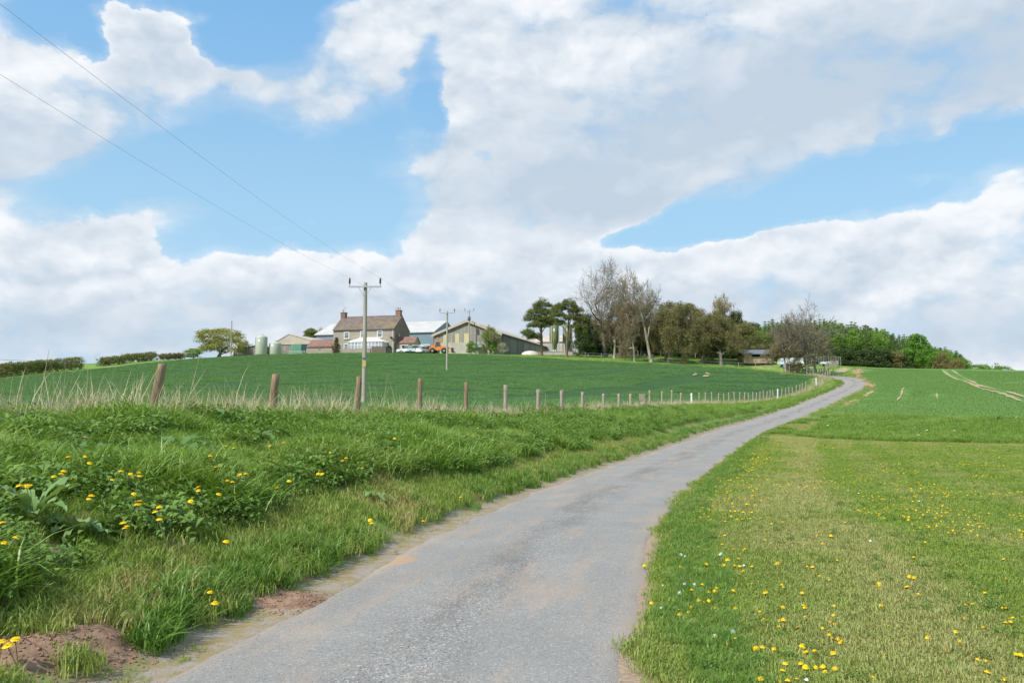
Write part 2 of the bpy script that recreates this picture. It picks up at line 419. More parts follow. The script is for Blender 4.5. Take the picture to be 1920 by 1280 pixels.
# ================================================================== ground, lane and fields
def wpoly(lst): return [((u-960)/F*Y, Y) for u, Y in lst]
def inpoly(x, y, poly):
    x = np.asarray(x); y = np.asarray(y); r = np.zeros(x.shape, bool); n = len(poly)
    for i in range(n):
        x0, y0 = poly[i]; x1, y1 = poly[(i+1) % n]
        c = ((y0 > y) != (y1 > y)) & (x < (x1-x0)*(y-y0)/(y1-y0+1e-12)+x0); r ^= c
    return r
FLD = [(x-1.4, y+.5) for x, y in FPOS]
CROP_L = FLD[:-2] + wpoly([(1528,135),(1480,135.5),(1400,142),(1282,147),(1150,153),(1000,159.5),(850,167),(700,171),(560,171.5),(440,172),(350,168),(262,157),(170,142),(90,130),(0,117)]) + [(-84,95),(-88,60),(-90,1)]
CROP_R = wpoly([(1568,67),(1605,86),(1640,103),(1650,109),(1632,118),(1619,130),(1612,142),(1622,164),(1640,171),(1720,172),(1820,169),(1920,160)]) + [(130,140),(170,90),(150,40),(60,43.5),(30,47.5)]
LAWN_FAR = [(14.5,43.5),(17,41.0),(21.4,35.5),(30,31.5),(60,26)]
lx = np.array([p[0] for p in LAWN_FAR]); ly = np.array([p[1] for p in LAWN_FAR])
def zone(x, y, jit=0.):
    """0 verge and rough grass, 1 lawn, 2 left crop, 3 right crop, 4 paddock"""
    d, s, zr = road(x, y)
    z = np.zeros(len(x), int)
    z[(d > 1.3) & (y < np.interp(x, lx, ly)) & (y > -40)] = 1
    j = (fnoise(x, y, .8)-.5)*jit
    z[inpoly(x+j, y+j, CROP_L)] = 2
    z[inpoly(x+j, y+j, CROP_R)] = 3
    pad = (y > 140) & (y < 260) & (x < 75) & (z == 0)
    z[pad] = 4
    return z, d, s
# adaptive grid: fine where the photographer stands, coarse far off
th = np.r_[np.arange(-180,-52,4.), np.arange(-52,52,.26), np.arange(52,180,4.)]
rr = np.r_[np.geomspace(1.2, 280, 430), np.geomspace(290, 2500, 22)]
TH, RRm = np.meshgrid(np.radians(th), rr)
gx = RRm*np.sin(TH); gy = RRm*np.cos(TH)
nr, na = gx.shape
gz = H(gx, gy)
V = np.c_[gx.ravel(), gy.ravel(), gz.ravel()]
ii, jj = np.meshgrid(np.arange(nr-1), np.arange(na), indexing='ij')
j2 = (jj+1) % na
quads = np.stack([ii*na+jj, ii*na+j2, (ii+1)*na+j2, (ii+1)*na+jj], -1).reshape(-1, 4)[:, ::-1]
V = np.r_[V, [[0,0,h1(0,0)]]]
cen = V[quads].mean(1)
zq, dq, sq = zone(cen[:, 0], cen[:, 1], 1.2)
dv, sv, _ = road(V[:, 0], V[:, 1])
soilv = np.zeros(len(V))
for mx, my, r, h in MW: soilv += 1.3*np.exp(-((V[:, 0]-mx)**2+(V[:, 1]-my)**2)/r**2*1.3)

# -- ground materials
def soil_col(t, p):
    return t.mix(t.rng(t.noise(p, 9, 6), .35, .65), (.33,.21,.14), (.21,.13,.085))
def ground_mat(name, build):
    m, nt = newmat(name); t = NT(nt); p = t.pos(); build(t, p); return m
def b_verge(t, p):
    n1 = t.noise(p, 1.3, 5); n2 = t.noise(p, 14, 5, .65)
    g = t.mix(t.rng(n2, .3, .7), (.085,.15,.028), (.15,.22,.05))
    g = t.mix(t.rng(n1, .45, .7), g, (.25,.23,.09))
    rd = t.attr('rd').outputs['Fac']; so = t.attr('soil').outputs['Fac']
    dj = t.math('ADD', rd, t.math('MULTIPLY', t.math('SUBTRACT', t.noise(p, 3.2, 6, .65), .5), 1.1))
    e1 = t.math('MULTIPLY', t.rng(dj, -2.1, -1.6), t.rng(dj, 1.75, 2.2, 1, 0))   # bare strip along the lane
    soil = soil_col(t, p)
    grit = t.mix(t.rng(t.voro(p, 60, 'F1', 'Distance'), .2, .5), soil, (.30,.27,.23))
    mossy = t.mix(t.rng(t.noise(p, 5, 5), .4, .6), grit, (.27,.215,.115))
    col = t.mix(e1, g, mossy)
    so2 = t.math('ADD', so, t.math('MULTIPLY', t.math('SUBTRACT', n2, .5), .5))
    col = t.mix(t.rng(so2, .35, .6), col, soil)
    t.out(col, .95, t.bump(n2, .6, .03), .1)
def b_lawn(t, p):
    n2 = t.noise(p, 22, 5, .7)
    g = t.mix(t.rng(n2, .3, .7), (.125,.22,.03), (.20,.29,.055))
    straw = t.mix(n2, (.40,.37,.15), (.32,.29,.11))
    mixf = t.math('ADD', t.attr('straw').outputs['Fac'], t.math('MULTIPLY', t.math('SUBTRACT', n2, .5), .5))
    col = t.mix(t.rng(mixf, .1, .9, 0, .7), g, straw)
    rd = t.attr('rd').outputs['Fac']
    dj = t.math('ADD', rd, t.math('MULTIPLY', t.math('SUBTRACT', t.noise(p, 3., 6, .65), .5), .9))
    yy = t.nt.nodes.new('ShaderNodeSeparateXYZ'); t.nt.links.new(p, yy.inputs[0])
    near = t.rng(yy.outputs[1], 4.8, 7.0, .25, 0.)    # the worn apron close to the camera
    e = t.rng(t.math('SUBTRACT', dj, near), 1.42, 1.75, 1, 0)
    soil = t.mix(t.rng(t.noise(p, 26, 6), .4, .6), (.36,.265,.19), (.26,.195,.13))
    col = t.mix(e, col, soil)
    t.out(col, .95, t.bump(n2, .3, .012), .1)
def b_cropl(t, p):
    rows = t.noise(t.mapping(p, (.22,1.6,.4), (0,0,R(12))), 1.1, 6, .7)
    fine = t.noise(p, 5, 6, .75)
    col = t.mix(t.rng(rows, .35, .65), (.032,.080,.024), (.050,.115,.034))  # dark soil tone, deepened to stand for shade in the crop gaps
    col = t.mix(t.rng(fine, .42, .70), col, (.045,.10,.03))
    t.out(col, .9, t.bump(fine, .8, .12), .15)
def b_cropr(t, p):
    big = t.noise(p, .05, 5); fine = t.noise(p, 7, 6, .75)
    col = t.mix(t.rng(fine, .3, .7), (.09,.20,.045), (.13,.26,.065))
    col = t.mix(t.rng(big, .55, .75), col, (.20,.31,.09))
    thin = t.noise(t.mapping(p, (1.,.16,1), (0,0,R(-35))), .5, 5, .7)
    yx = t.nt.nodes.new('ShaderNodeSeparateXYZ'); t.nt.links.new(p, yx.inputs[0])
    nearl = t.rng(t.math('SUBTRACT', yx.outputs[0], t.math('MULTIPLY', yx.outputs[1], .44)), -2, 7, 1., 0.)
    col = t.mix(t.math('MULTIPLY', t.rng(thin, .58, .74), t.math('MULTIPLY', nearl, .7)), col, (.42,.32,.18))
    t.out(col, .9, t.bump(fine, .6, .08), .15)
def b_pad(t, p):
    n1 = t.noise(t.mapping(p, (.6,1.5,1)), .25, 6, .6); n2 = t.noise(p, 4, 6, .7)
    col = t.mix(t.rng(n2, .3, .7), (.115,.22,.038), (.18,.30,.06))
    col = t.mix(t.rng(n1, .48, .68), col, (.29,.29,.10))
    t.out(col, .95, t.bump(n2, .6, .1), .1)
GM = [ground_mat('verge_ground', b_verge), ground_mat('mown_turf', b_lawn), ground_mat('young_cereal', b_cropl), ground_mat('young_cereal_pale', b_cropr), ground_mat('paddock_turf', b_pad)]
def straw(x, y):
    d, s, z = road(x, y)
    st = fnoise(np.asarray(x)*.22+np.asarray(y)*.05, np.asarray(y)*1.5-np.asarray(x)*.25, 1.3, 4); big = fnoise(x, y, .28, 3)
    v = .5*sstep(.46, .74, st*.62+big*.42)
    v = v+.95*np.exp(-((d-3.4)/.8)**2)*sstep(.22, .48, fnoise(s, d, .5))+.5*sstep(9, 0, np.interp(x, lx, ly)-y)
    v = v+.22*sstep(7.0, 4.5, y)*sstep(3.2, 1.9, d)
    v = v+.30*np.clip(np.sin(6.283*d/1.7+1.5*(fnoise(s, d, .3)-.5)), -1, 1)*sstep(2.4, 3.4, d)*sstep(16, 6, d)+.03
    return np.clip(v, 0, 1)
def sub_ground(name, mask, mat):
    q = quads[mask]; used = np.unique(q); lut = np.full(len(V), -1); lut[used] = np.arange(len(used))
    me = npmesh(name, V[used], lut[q], mat, True)
    a = me.attributes.new('rd', 'FLOAT', 'POINT'); a.data.foreach_set('value', dv[used].astype(np.float32))
    a = me.attributes.new('soil', 'FLOAT', 'POINT'); a.data.foreach_set('value', soilv[used].astype(np.float32))
    if 'lawn' in name: a = me.attributes.new('straw', 'FLOAT', 'POINT'); a.data.foreach_set('value', straw(V[used][:, 0], V[used][:, 1]).astype(np.float32))
    o = link(bpy.data.objects.new(name, me)); return struct(o)
sub_ground('ground', zq == 0, GM[0])
sub_ground('mown_lawn', zq == 1, GM[1])
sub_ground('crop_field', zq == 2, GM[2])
sub_ground('pale_crop_field', zq == 3, GM[3])
sub_ground('paddock', zq == 4, GM[4])

# -- lane
def road_mat():
    m, nt = newmat('chipped_tarmac'); t = NT(nt); p = t.pos()
    uv = nt.nodes.new('ShaderNodeUVMap'); uv.uv_map = 'uv'
    sp_ = nt.nodes.new('ShaderNodeSeparateXYZ'); nt.links.new(uv.outputs[0], sp_.inputs[0])
    x = sp_.outputs[0]                                   # metres from the centre, right positive
    wob = t.math('MULTIPLY', t.math('SUBTRACT', t.noise(t.mapping(uv.outputs[0], (1,.25,1)), 1.3, 4), .5), .55)
    xw = t.math('ADD', x, wob)
    cell = t.voro(p, 120, 'F1', 'Color'); cs = nt.nodes.new('ShaderNodeSeparateColor'); nt.links.new(cell, cs.inputs[0])
    dist = t.voro(p, 120, 'F1', 'Distance')
    cell2 = t.voro(p, 70, 'F1', 'Color'); c2 = nt.nodes.new('ShaderNodeSeparateColor'); nt.links.new(cell2, c2.inputs[0])
    chip = t.mix(cs.outputs[0], (.155,.150,.140), (.325,.312,.288))
    chip = t.mix(t.rng(c2.outputs[1], .86, .93), chip, (.42,.41,.385))
    chip = t.mix(t.rng(c2.outputs[2], .88, .95), chip, (.09,.09,.095))
    # worn wheel tracks smoother and lighter, loose coarse chippings along the crown
    crown = t.rng(t.math('ABSOLUTE', t.math('SUBTRACT', xw, .02)), .12, .55, 1, 0)
    edge = t.rng(t.math('ABSOLUTE', xw), 1.05, 1.5)
    smooth = t.mix(t.noise(p, 40, 4), (.225,.218,.203), (.285,.275,.255))
    col = t.mix(t.math('ADD', .42, t.math('MULTIPLY', crown, .5)), smooth, chip)
    n1 = t.noise(t.mapping(uv.outputs[0], (1.2,.35,1)), 1.1, 6, .65)
    dark = t.mix(1., col, (.76,.755,.75), 'MULTIPLY')
    col = t.mix(t.math('MULTIPLY', crown, t.rng(n1, .4, .62)), col, dark)
    # pink-brown dust washed on to the edges and in thin streaks
    dn = t.noise(t.mapping(uv.outputs[0], (1.6,.3,1), (0,0,0), (4,2,0)), 1.4, 6, .65)
    dust = t.math('MAXIMUM', t.math('MULTIPLY', edge, t.rng(dn, .32, .6)), t.math('MULTIPLY', t.rng(dn, .48, .66), .6))
    col = t.mix(t.math('MULTIPLY', dust, t.rng(cs.outputs[1], .1, .9, .55, 1)), col, (.37,.28,.21))
    sa = t.math('ADD', t.attr('sand').outputs['Fac'], t.math('MULTIPLY', t.math('SUBTRACT', t.noise(p, 7, 6, .65), .5), .7))
    col = t.mix(t.rng(sa, .38, .85, 0, .9), col, t.mix(t.noise(p, 30, 4), (.43,.29,.185), (.36,.245,.155)))
    n3 = t.noise(p, .9, 5, .6)
    col = t.mix(t.rng(n3, .35, .7), col, t.mix(1., col, (1.14,1.13,1.12), 'MULTIPLY'))
    t.out(col, .85, t.bump(dist, .55, .008), .25)
    return m
us = np.r_[-1.42,-1.36,np.arange(-1.26,1.27,.14),1.36,1.42]
ridx = np.arange(0, NS)
nn = len(us)
ej = (fnoise(_s, _s*0+3, .9, 4)-.5)*.34; ej2 = (fnoise(_s, _s*0+31, .9, 4)-.5)*.28
rv = []; ruv = []
# resample finely near the camera
ss = np.r_[np.linspace(0, 55, 60, endpoint=False), np.linspace(55, 110, 700, endpoint=False), np.linspace(110, _s[-1], 500)]
sX = np.interp(ss, _s, RX); sY = np.interp(ss, _s, RY); sZ = np.interp(ss, _s, RZc); sTX = np.interp(ss, _s, TX); sTY = np.interp(ss, _s, TY)
eL = (fnoise(ss, ss*0+3, 1.1, 5)-.5)*.42; eR = (fnoise(ss, ss*0+31, 1.1, 5)-.5)*.30
for i in range(len(ss)):
    for q in us:
        e = eL[i] if q < -1.3 else (eR[i] if q > 1.3 else 0)
        qq = q+e*.8
        zc = .035*(1-(q/1.42)**2) - (.03 if abs(q) > 1.4 else 0)
        rv.append((sX[i]+sTY[i]*qq, sY[i]-sTX[i]*qq, sZ[i]+zc)); ruv.append((qq, ss[i]))
rf = [(i*nn+k, i*nn+k+1, (i+1)*nn+k+1, (i+1)*nn+k) for i in range(len(ss)-1) for k in range(nn-1)]
rme = npmesh('lane', rv, rf, road_mat(), True)
ul = rme.uv_layers.new(name='uv'); lv = np.empty(len(rme.loops), int); rme.loops.foreach_get('vertex_index', lv)
ul.data.foreach_set('uv', np.array(ruv, np.float32)[lv].ravel())
SPOTS = [(735,1053,.20,.36,.85),(770,1050,.2,.25,.6),(255,1258,.36,.26,.75),(330,1245,.3,.2,.5),(590,1128,.3,.2,.6),(1160,863,.26,1.2,.6),(1195,852,.2,.9,.5),(1180,1180,.18,.8,.45),(1170,1270,.35,.5,.45),(1195,1060,.12,.8,.5)]
vv = np.array(rv); sa = np.zeros(len(vv))
for u, v, ru, rvv, am in SPOTS:
    x0, y0 = flat_hit(u, v, .0); sa += am*np.exp(-(((vv[:, 0]-x0)/ru)**2+((vv[:, 1]-y0)/rvv)**2))
a = rme.attributes.new('sand', 'FLOAT', 'POINT'); a.data.foreach_set('value', sa.astype(np.float32))
struct(link(bpy.data.objects.new('road', rme)))

# -- thin bare tracks through crops and over the bank, sand washed on to the lane
sandm = M('pale_track_soil', (.42,.35,.21), (.33,.27,.15), 2.5, .95, .1)
pinkm = M('bare_red_soil', (.34,.19,.12), (.42,.28,.18), 1.5, .95, .1)
orangem = M('washed_sand', (.44,.25,.13), (.36,.23,.14), 14, .95, .1)
def ribbon(name, pix, wid, mat, up=.03, seed=0, world=None):
    pts = world if world else [p for p in (hit(u, v) for u, v in pix) if p]
    pts = catmull(pts, 10); T = np.gradient(pts, axis=0); T /= np.hypot(T[:, 0], T[:, 1])[:, None]
    N = len(pts); tt = np.linspace(0, 1, N)
    hw = wid/2*(.35+.65*np.minimum(1, np.minimum(tt, 1-tt)*8))*np.clip(-.55+2.9*fnoise(np.arange(N)*.3+seed*7, np.zeros(N)+seed, 1.), .04 if seed < 2 else .5, 1.3)
    vs = []
    for k in (-1, -.33, .33, 1):
        x = pts[:, 0]+T[:, 1]*hw*k; y = pts[:, 1]-T[:, 0]*hw*k
        vs.append(np.c_[x, y, H(x, y)+up])
    vs = np.concatenate(vs); fs = [(k*N+i, k*N+i+1, (k+1)*N+i+1, (k+1)*N+i) for k in range(3) for i in range(N-1)]
    return struct(link(bpy.data.objects.new(name, npmesh(name, vs, fs, mat, True))))
TRACKS = [([(1766,693),(1776,702),(1795,712),(1817,718),(1834,727),(1857,733),(1880,739),(1900,747),(1926,758)], .62),
          ([(1783,694),(1797,703),(1815,713),(1832,721),(1858,729),(1896,737),(1926,747)], .55),
          ([(1695,728),(1691,736),(1683,751)], .3),([(1756,738),(1758,748)], .25),([(1885,719),(1925,717)], .3),([(1898,728),(1920,728)], .28),
          ([(1303,699),(1305,702),(1298,705)], .6),([(1325,699),(1328,703),(1320,707)], .75)]
TRK = []
for k, (px, wd) in enumerate(TRACKS):
    o = ribbon('wheel_track', px, wd*.85, sandm, .10, k)
    TRK.append(np.array([p for p in (hit(u, v) for u, v in px) if p]))
ribbon('farm_track', [(1560,702),(1572,698),(1588,688),(1597,683)], .9, sandm, .06, 21)
ribbon('farm_track', [(1578,699),(1597,690),(1608,685)], 1.3, sandm, .06, 22)
ribbon('bare_field_edge', [(1572,768),(1590,760),(1606,750)], 1.2, pinkm, .05, 23)
ribbon('bare_field_edge', [(1620,743),(1637,733)], .5, sandm, .05, 24)
ribbon('bare_field_edge', [(1636,727),(1622,714),(1611,704),(1608,698),(1618,691),(1632,688)], 1.5, pinkm, .05, 25)
# ================================================================== grass, crops and flowers
def blades(n, rad, hmin, hmax, wid, lean, seed, segs=3, rows=None, curve=1.):
    """n curved tapering blades rooted within rad; returns V, F(quads)"""
    r = np.random.RandomState(seed)
    a = r.rand(n)*2*np.pi; q = rad*np.sqrt(r.rand(n))
    bx, by = q*np.cos(a), q*np.sin(a)
    if rows: bx = (r.rand(n)-.5)*2*rad; by = (r.randint(0, rows, n)+.5)/rows*2*rad-rad + r.randn(n)*.012
    h = hmin+(hmax-hmin)*r.rand(n)**1.3
    d = r.rand(n)*2*np.pi; ln = lean*h*(.25+r.rand(n))
    fa = d+np.pi/2+r.randn(n)*.5
    T = np.array([0,.4,.75,1.]) if segs == 3 else np.array([0,.55,1.])
    Wd = np.array([.8,1,.65,.08]) if segs == 3 else np.array([.9,.85,.08])
    k = len(T); V = np.zeros((n, k, 2, 3))
    for i, tt in enumerate(T):
        off = ln*tt**(1+curve); z = h*(tt-.18*lean*tt**3)
        cx = bx+off*np.cos(d); cy = by+off*np.sin(d); w = wid*Wd[i]*(.7+.6*r.rand(n))/2
        for sgn, c in ((-1, 0), (1, 1)):
            V[:, i, c, 0] = cx+sgn*w*np.cos(fa); V[:, i, c, 1] = cy+sgn*w*np.sin(fa); V[:, i, c, 2] = z
    base = (np.arange(n)*k*2)[:, None, None]
    j = np.arange(k-1)[None, :, None]*2
    Fq = base+j+np.array([0,1,3,2])[None, None, :]
    V[:, 0, :, 2] -= .02
    return V.reshape(-1, 3), Fq.reshape(-1, 4)
def leaves(n, rad, hmin, hmax, size, seed, flat=.5, asp=.45):
    """loose folded diamond leaves filling a low dome: nettles, parsley and the like"""
    r = np.random.RandomState(seed)
    a = r.rand(n)*2*np.pi; q = rad*np.sqrt(r.rand(n))
    c = np.c_[q*np.cos(a), q*np.sin(a), (hmin+(hmax-hmin)*r.rand(n))*(1-.5*(q/rad)**2)]
    yaw = r.rand(n)*2*np.pi; pit = (r.rand(n)-.35)*flat*2
    L = size*(.5+r.rand(n)); dv_ = np.c_[np.cos(yaw)*np.cos(pit), np.sin(yaw)*np.cos(pit), np.sin(pit)]
    sd = np.c_[-np.sin(yaw), np.cos(yaw), (r.rand(n)-.5)*.8]
    m = c+dv_*L[:, None]*.45+np.c_[0*L, 0*L, L*.12]; e = c+dv_*L[:, None]-np.c_[0*L, 0*L, L*.1]
    V = np.stack([c, m+sd*(L*asp/2)[:, None]+np.c_[0*L,0*L,L*.06], e, m-sd*(L*asp/2)[:, None]+np.c_[0*L,0*L,L*.06]], 1)
    Fq = (np.arange(n)*4)[:, None]+np.array([0,1,2,3])[None]
    return V.reshape(-1, 3), Fq
def srcs(name, lst, mat):
    col = bpy.data.collections.new(name); out = []
    for i, (V, Fq) in enumerate(lst):
        o = bpy.data.objects.new('%s_source_%d' % (name, i), npmesh(name, V, Fq, mat)); col.objects.link(o); out.append(o)
    return col
def scatter(name, x, y, col, smin, smax, nsrc, label=None, cat=None, tilt=.12, seed=0, zoff=0., rot=None, z=None, extra=None, smul=None):
    r = np.random.RandomState(seed+100); n = len(x)
    if z is None: z = H(x, y)
    me = bpy.data.meshes.new(name); me.vertices.add(n); me.vertices.foreach_set('co', np.c_[x, y, z+zoff].astype(np.float32).ravel())
    a = me.attributes.new('rot', 'FLOAT_VECTOR', 'POINT')
    rz = r.rand(n)*6.283 if rot is None else rot+r.randn(n)*.06+np.pi*r.randint(0, 2, n)
    a.data.foreach_set('vector', np.c_[r.randn(n)*tilt, r.randn(n)*tilt, rz].astype(np.float32).ravel())
    a = me.attributes.new('scl', 'FLOAT', 'POINT')
    sm = smin+(smax-smin)*r.rand(n)
    if smul is not None: sm = sm*smul
    a.data.foreach_set('value', sm.astype(np.float32))
    a = me.attributes.new('idx', 'INT', 'POINT'); a.data.foreach_set('value', r.randint(0, nsrc, n).astype(np.int32))
    for k_, v_ in (extra or {}).items(): a = me.attributes.new(k_, 'FLOAT', 'POINT'); a.data.foreach_set('value', v_.astype(np.float32))
    o = link(bpy.data.objects.new(name, me))
    ng = bpy.data.node_groups.new(name, 'GeometryNodeTree')
    ng.interface.new_socket('Geometry', in_out='INPUT', socket_type='NodeSocketGeometry'); ng.interface.new_socket('Geometry', in_out='OUTPUT', socket_type='NodeSocketGeometry')
    N = ng.nodes.new; gi = N('NodeGroupInput'); go = N('NodeGroupOutput'); ci = N('GeometryNodeCollectionInfo'); ip = N('GeometryNodeInstanceOnPoints')
    ci.inputs['Collection'].default_value = col; ci.inputs['Separate Children'].default_value = True; ci.inputs['Reset Children'].default_value = True
    def na(nm, dt):
        q = N('GeometryNodeInputNamedAttribute'); q.data_type = dt; q.inputs['Name'].default_value = nm; return [s_ for s_ in q.outputs if s_.enabled and s_.name == 'Attribute'][0]
    Lk = ng.links.new
    Lk(gi.outputs[0], ip.inputs['Points']); Lk(ci.outputs[0], ip.inputs['Instance']); ip.inputs['Pick Instance'].default_value = True
    Lk(na('idx', 'INT'), ip.inputs['Instance Index']); Lk(na('rot', 'FLOAT_VECTOR'), ip.inputs['Rotation']); Lk(na('scl', 'FLOAT'), ip.inputs['Scale'])
    Lk(ip.outputs[0], go.inputs[0])
    md = o.modifiers.new('scatter', 'NODES'); md.node_group = ng
    return stuff(o, label, cat)
def cand(n, r0, r1, a0=-36, a1=36, power=1.0, seed=0):
    """random ground points, denser towards the camera: density ~ 1/r for power 1"""
    r = np.random.RandomState(seed)
    q = r.rand(n)
    rr_ = r0*(r1/r0)**q if power == 2 else (r0+(r1-r0)*q if power == 1 else np.sqrt(r0**2+(r1**2-r0**2)*q))
    a = np.radians(a0+(a1-a0)*r.rand(n)); return rr_*np.sin(a), rr_*np.cos(a), r

G_LONG = leafmat('long_grass', (.125,.25,.024), (.25,.385,.055), .28, (.26,.36,.07), .5, .42, .4)
G_DEEP = leafmat('deep_grass', (.095,.21,.024), (.19,.32,.05), .28, None, .3, .42, .4)
G_SHORT = leafmat('strimmed_grass', (.18,.29,.04), (.33,.40,.10), .28, (.42,.38,.15), 1.1)
G_LAWN = leafmat('mown_grass', (.175,.28,.032), (.30,.39,.078), .28, (.42,.41,.16), .45)
G_WEED = leafmat('weed_leaf', (.10,.205,.038), (.22,.345,.085), .30, None, .3, .5, .3)
G_CROP = leafmat('cereal_leaf', (.118,.245,.080), (.195,.345,.120), .30, None, .3, .5, .25)
G_CROP2 = leafmat('pale_cereal_leaf', (.165,.305,.085), (.25,.395,.125), .32)
G_DRY = leafmat('dry_stalk', (.50,.40,.25), (.70,.60,.42), .15, None, .3, .7)
# the straw streaks of the mown lawn carry over to its blades
def lawn_streaks(m):
    nt = m.node_tree; t = NT(nt)
    mixn = [q for q in nt.nodes if q.type == 'MIX' and q.data_type == 'RGBA'][1]
    for l in list(mixn.inputs[0].links): nt.links.remove(l)
    a = t.attr('straw'); a.attribute_type = 'INSTANCER'
    g = nt.nodes.new('ShaderNodeNewGeometry')
    nt.links.new(t.rng(t.math('ADD', a.outputs['Fac'], t.math('MULTIPLY', t.math('SUBTRACT', g.outputs['Random Per Island'], .5), .9)), .15, .85, 0, .88), mixn.inputs[0])
lawn_streaks(G_LAWN)

tuft_long = srcs('grass_tuft', [blades(34, .14, .07, .30, .009, 1.15, 10+i) for i in range(5)], G_LONG)
tuft_deep = srcs('deep_grass_tuft', [blades(40, .11, .07, .20, .008, 1.0, 30+i) for i in range(4)], G_DEEP)
tuft_short = srcs('short_tuft', [blades(44, .14, .04, .12, .007, .8, 50+i, 2) for i in range(4)], G_SHORT)
patch_lawn = srcs('lawn_patch', [blades(260, .22, .008, .028, .0042, 1.5, 70+i, 2) for i in range(4)], G_LAWN)
weed = srcs('weed_clump', [leaves(46, .2, .06, .34, .085, 90+i) for i in range(3)]+[leaves(60, .18, .03, .22, .05, 95+i, .8, .6) for i in range(2)], G_WEED)
patch_crop = srcs('crop_patch', [blades(150, .65, .10, .24, .016, .9, 110+i, 2, 9) for i in range(4)], G_CROP)
patch_crop2 = srcs('pale_crop_patch', [blades(120, .65, .05, .13, .016, .9, 120+i, 2, 9) for i in range(4)], G_CROP2)
tuft_far = srcs('rough_tuft', [blades(46, .4, .12, .38, .02, .8, 130+i, 2) for i in range(4)], G_LONG)
stalk = srcs('dry_stalks', [blades(9, .20, .15, .80, .0072, .55, 140+i, 3, None, .5) for i in range(4)]+[blades(10, .12, .15, .58, .008, .5, 147+i, 3, None, .3) for i in range(2)], G_DRY)

def bare(x, y, lim=.45):
    s_ = np.zeros(len(x))
    for mx, my, r, h in MW: s_ = np.maximum(s_, np.exp(-((x-mx)**2+(y-my)**2)/r**2*1.3)+.25*(vnoise(x, y, 5)-.5))
    return s_ > lim
# long grass of the left verge, three depths
def verge(n, r0, r1, inner, seed, power=1):
    x, y, r = cand(n, r0, r1, -37, 31, power, seed)
    d, s, z = road(x, y); fs = fence_side(x, y)
    lim = inner-.9*(fnoise(s, s*0+2, .35)-.5)
    ok = (d < lim) & (fs < .9) & ~bare(x, y)
    return x[ok], y[ok], d[ok], r
x, y, d, r = verge(60000, 3.2, 26, -2.85, 1); scatter('long_grass', x, y, tuft_long, .45, 1.35, 5, 'long lush green grass covering the bank beside the lane', 'grass', .18, 1, smul=.55+1.0*sstep(.3, .72, fnoise(x, y, .75, 3)))
x, y, d, r = verge(26000, 26, 80, -2.9, 2); scatter('long_grass', x, y, tuft_long, .7, 1.4, 5, 'long green grass along the bank farther up the lane', 'grass', .18, 2)
x, y, d, r = verge(16000, 80, 146, -1.9, 3); scatter('rough_grass', x, y, tuft_far, .5, .85, 4, 'grass on the far verge where the lane bends', 'grass', .15, 3)
x, y, d, r = verge(64000, 3.2, 76, -2.75, 4); k_ = fnoise(x, y, .8) > .46-.25*np.exp(-((d+3.15)/.35)**2)-.004*np.clip(20-y, 0, 20)+.0035*np.clip(y-22, 0, 60)+.07*(r.rand(len(x))-.5); scatter('leafy_weeds', x[k_], y[k_], weed, .45, 1.2, 5, 'dark leafy weeds mixed through the long verge grass', 'weeds', .2, 4)
# strimmed strip and the dense fringe at the edge of the lane
x, y, r = cand(90000, 3.0, 40, -38, 25, 1, 5); d, s, z = road(x, y)
ok = (d < -1.85) & (d > -3.9) & ~bare(x, y) & (fnoise(x, y, 1.6) > .36); scatter('strimmed_grass', x[ok], y[ok], tuft_short, .7, 1.4, 4, 'short yellowish cut grass strip beside the left lane edge', 'grass', .15, 5)
x, y, r = cand(60000, 3.0, 90, -38, 28, 1, 6); d, s, z = road(x, y)
c = -1.98+.45*(fnoise(s, s*0, .8)-.5); ok = (np.abs(d-c) < .26) & ~bare(x, y) & (fnoise(s, s*0+9, .8) > .42-.005*y); scatter('edge_grass', x[ok], y[ok], tuft_deep, .75, 1.4, 4, 'dense dark green grass fringe hanging over the left lane edge', 'grass', .2, 6)
x, y, r = cand(14000, 80, 135, 10, 30, 1, 16); d, s, z = road(x, y)
ok = (d < -1.6) & (d > -2.6); scatter('edge_grass', x[ok], y[ok], tuft_deep, .8, 1.3, 4, 'grass fringe on the inside of the far bend', 'grass', .2, 16)
# right hand side: uncut fringe, mown lawn, long strip
x, y, r = cand(90000, 3.4, 60, -8, 38, 1, 7); d, s, z = road(x, y)
fr = 2.1+.6*(fnoise(s, s*0+5, .5)-.5); inn = 1.50+.35*(fnoise(s, s*0+15, 1.1)-.5)+np.clip(6.2-y, 0, 3)*.35
ok = (d > inn) & (d < fr); scatter('edge_grass', x[ok], y[ok], tuft_deep, .25, .6, 4, 'uncut green grass fringe on the right lane edge beside the lawn', 'grass', .2, 7)
x, y, r = cand(80000, 3.4, 64, -6, 38, 1, 8); d, s, z = road(x, y)
ok = (d > inn[:1].mean()*0+1.60+np.clip(6.2-y, 0, 3)*.16+.6*(fnoise(x, y, 1.5)-.5)) & ((y < np.interp(x, lx, ly)+.2) | (d < 3.4)); scatter('mown_grass', x[ok], y[ok], patch_lawn, .8, 1.4, 4, 'short mown lawn grass with pale straw streaks', 'grass', .08, 8, 0, None, None, {'straw': straw(x[ok], y[ok])})
x, y, r = cand(60000, 24, 66, 14, 38, 0, 9); d, s, z = road(x, y)
zz, _, _ = zone(x, y); ok = (zz == 0) & (y > np.interp(x, lx, ly)) & (d > 1.9) & ((d > 3.6) | (fnoise(x, y, .7) > .6)); scatter('long_grass', x[ok], y[ok], tuft_long, .6, 1.15, 5, 'strip of long bright grass between the lawn and the pale crop', 'grass', .15, 9)
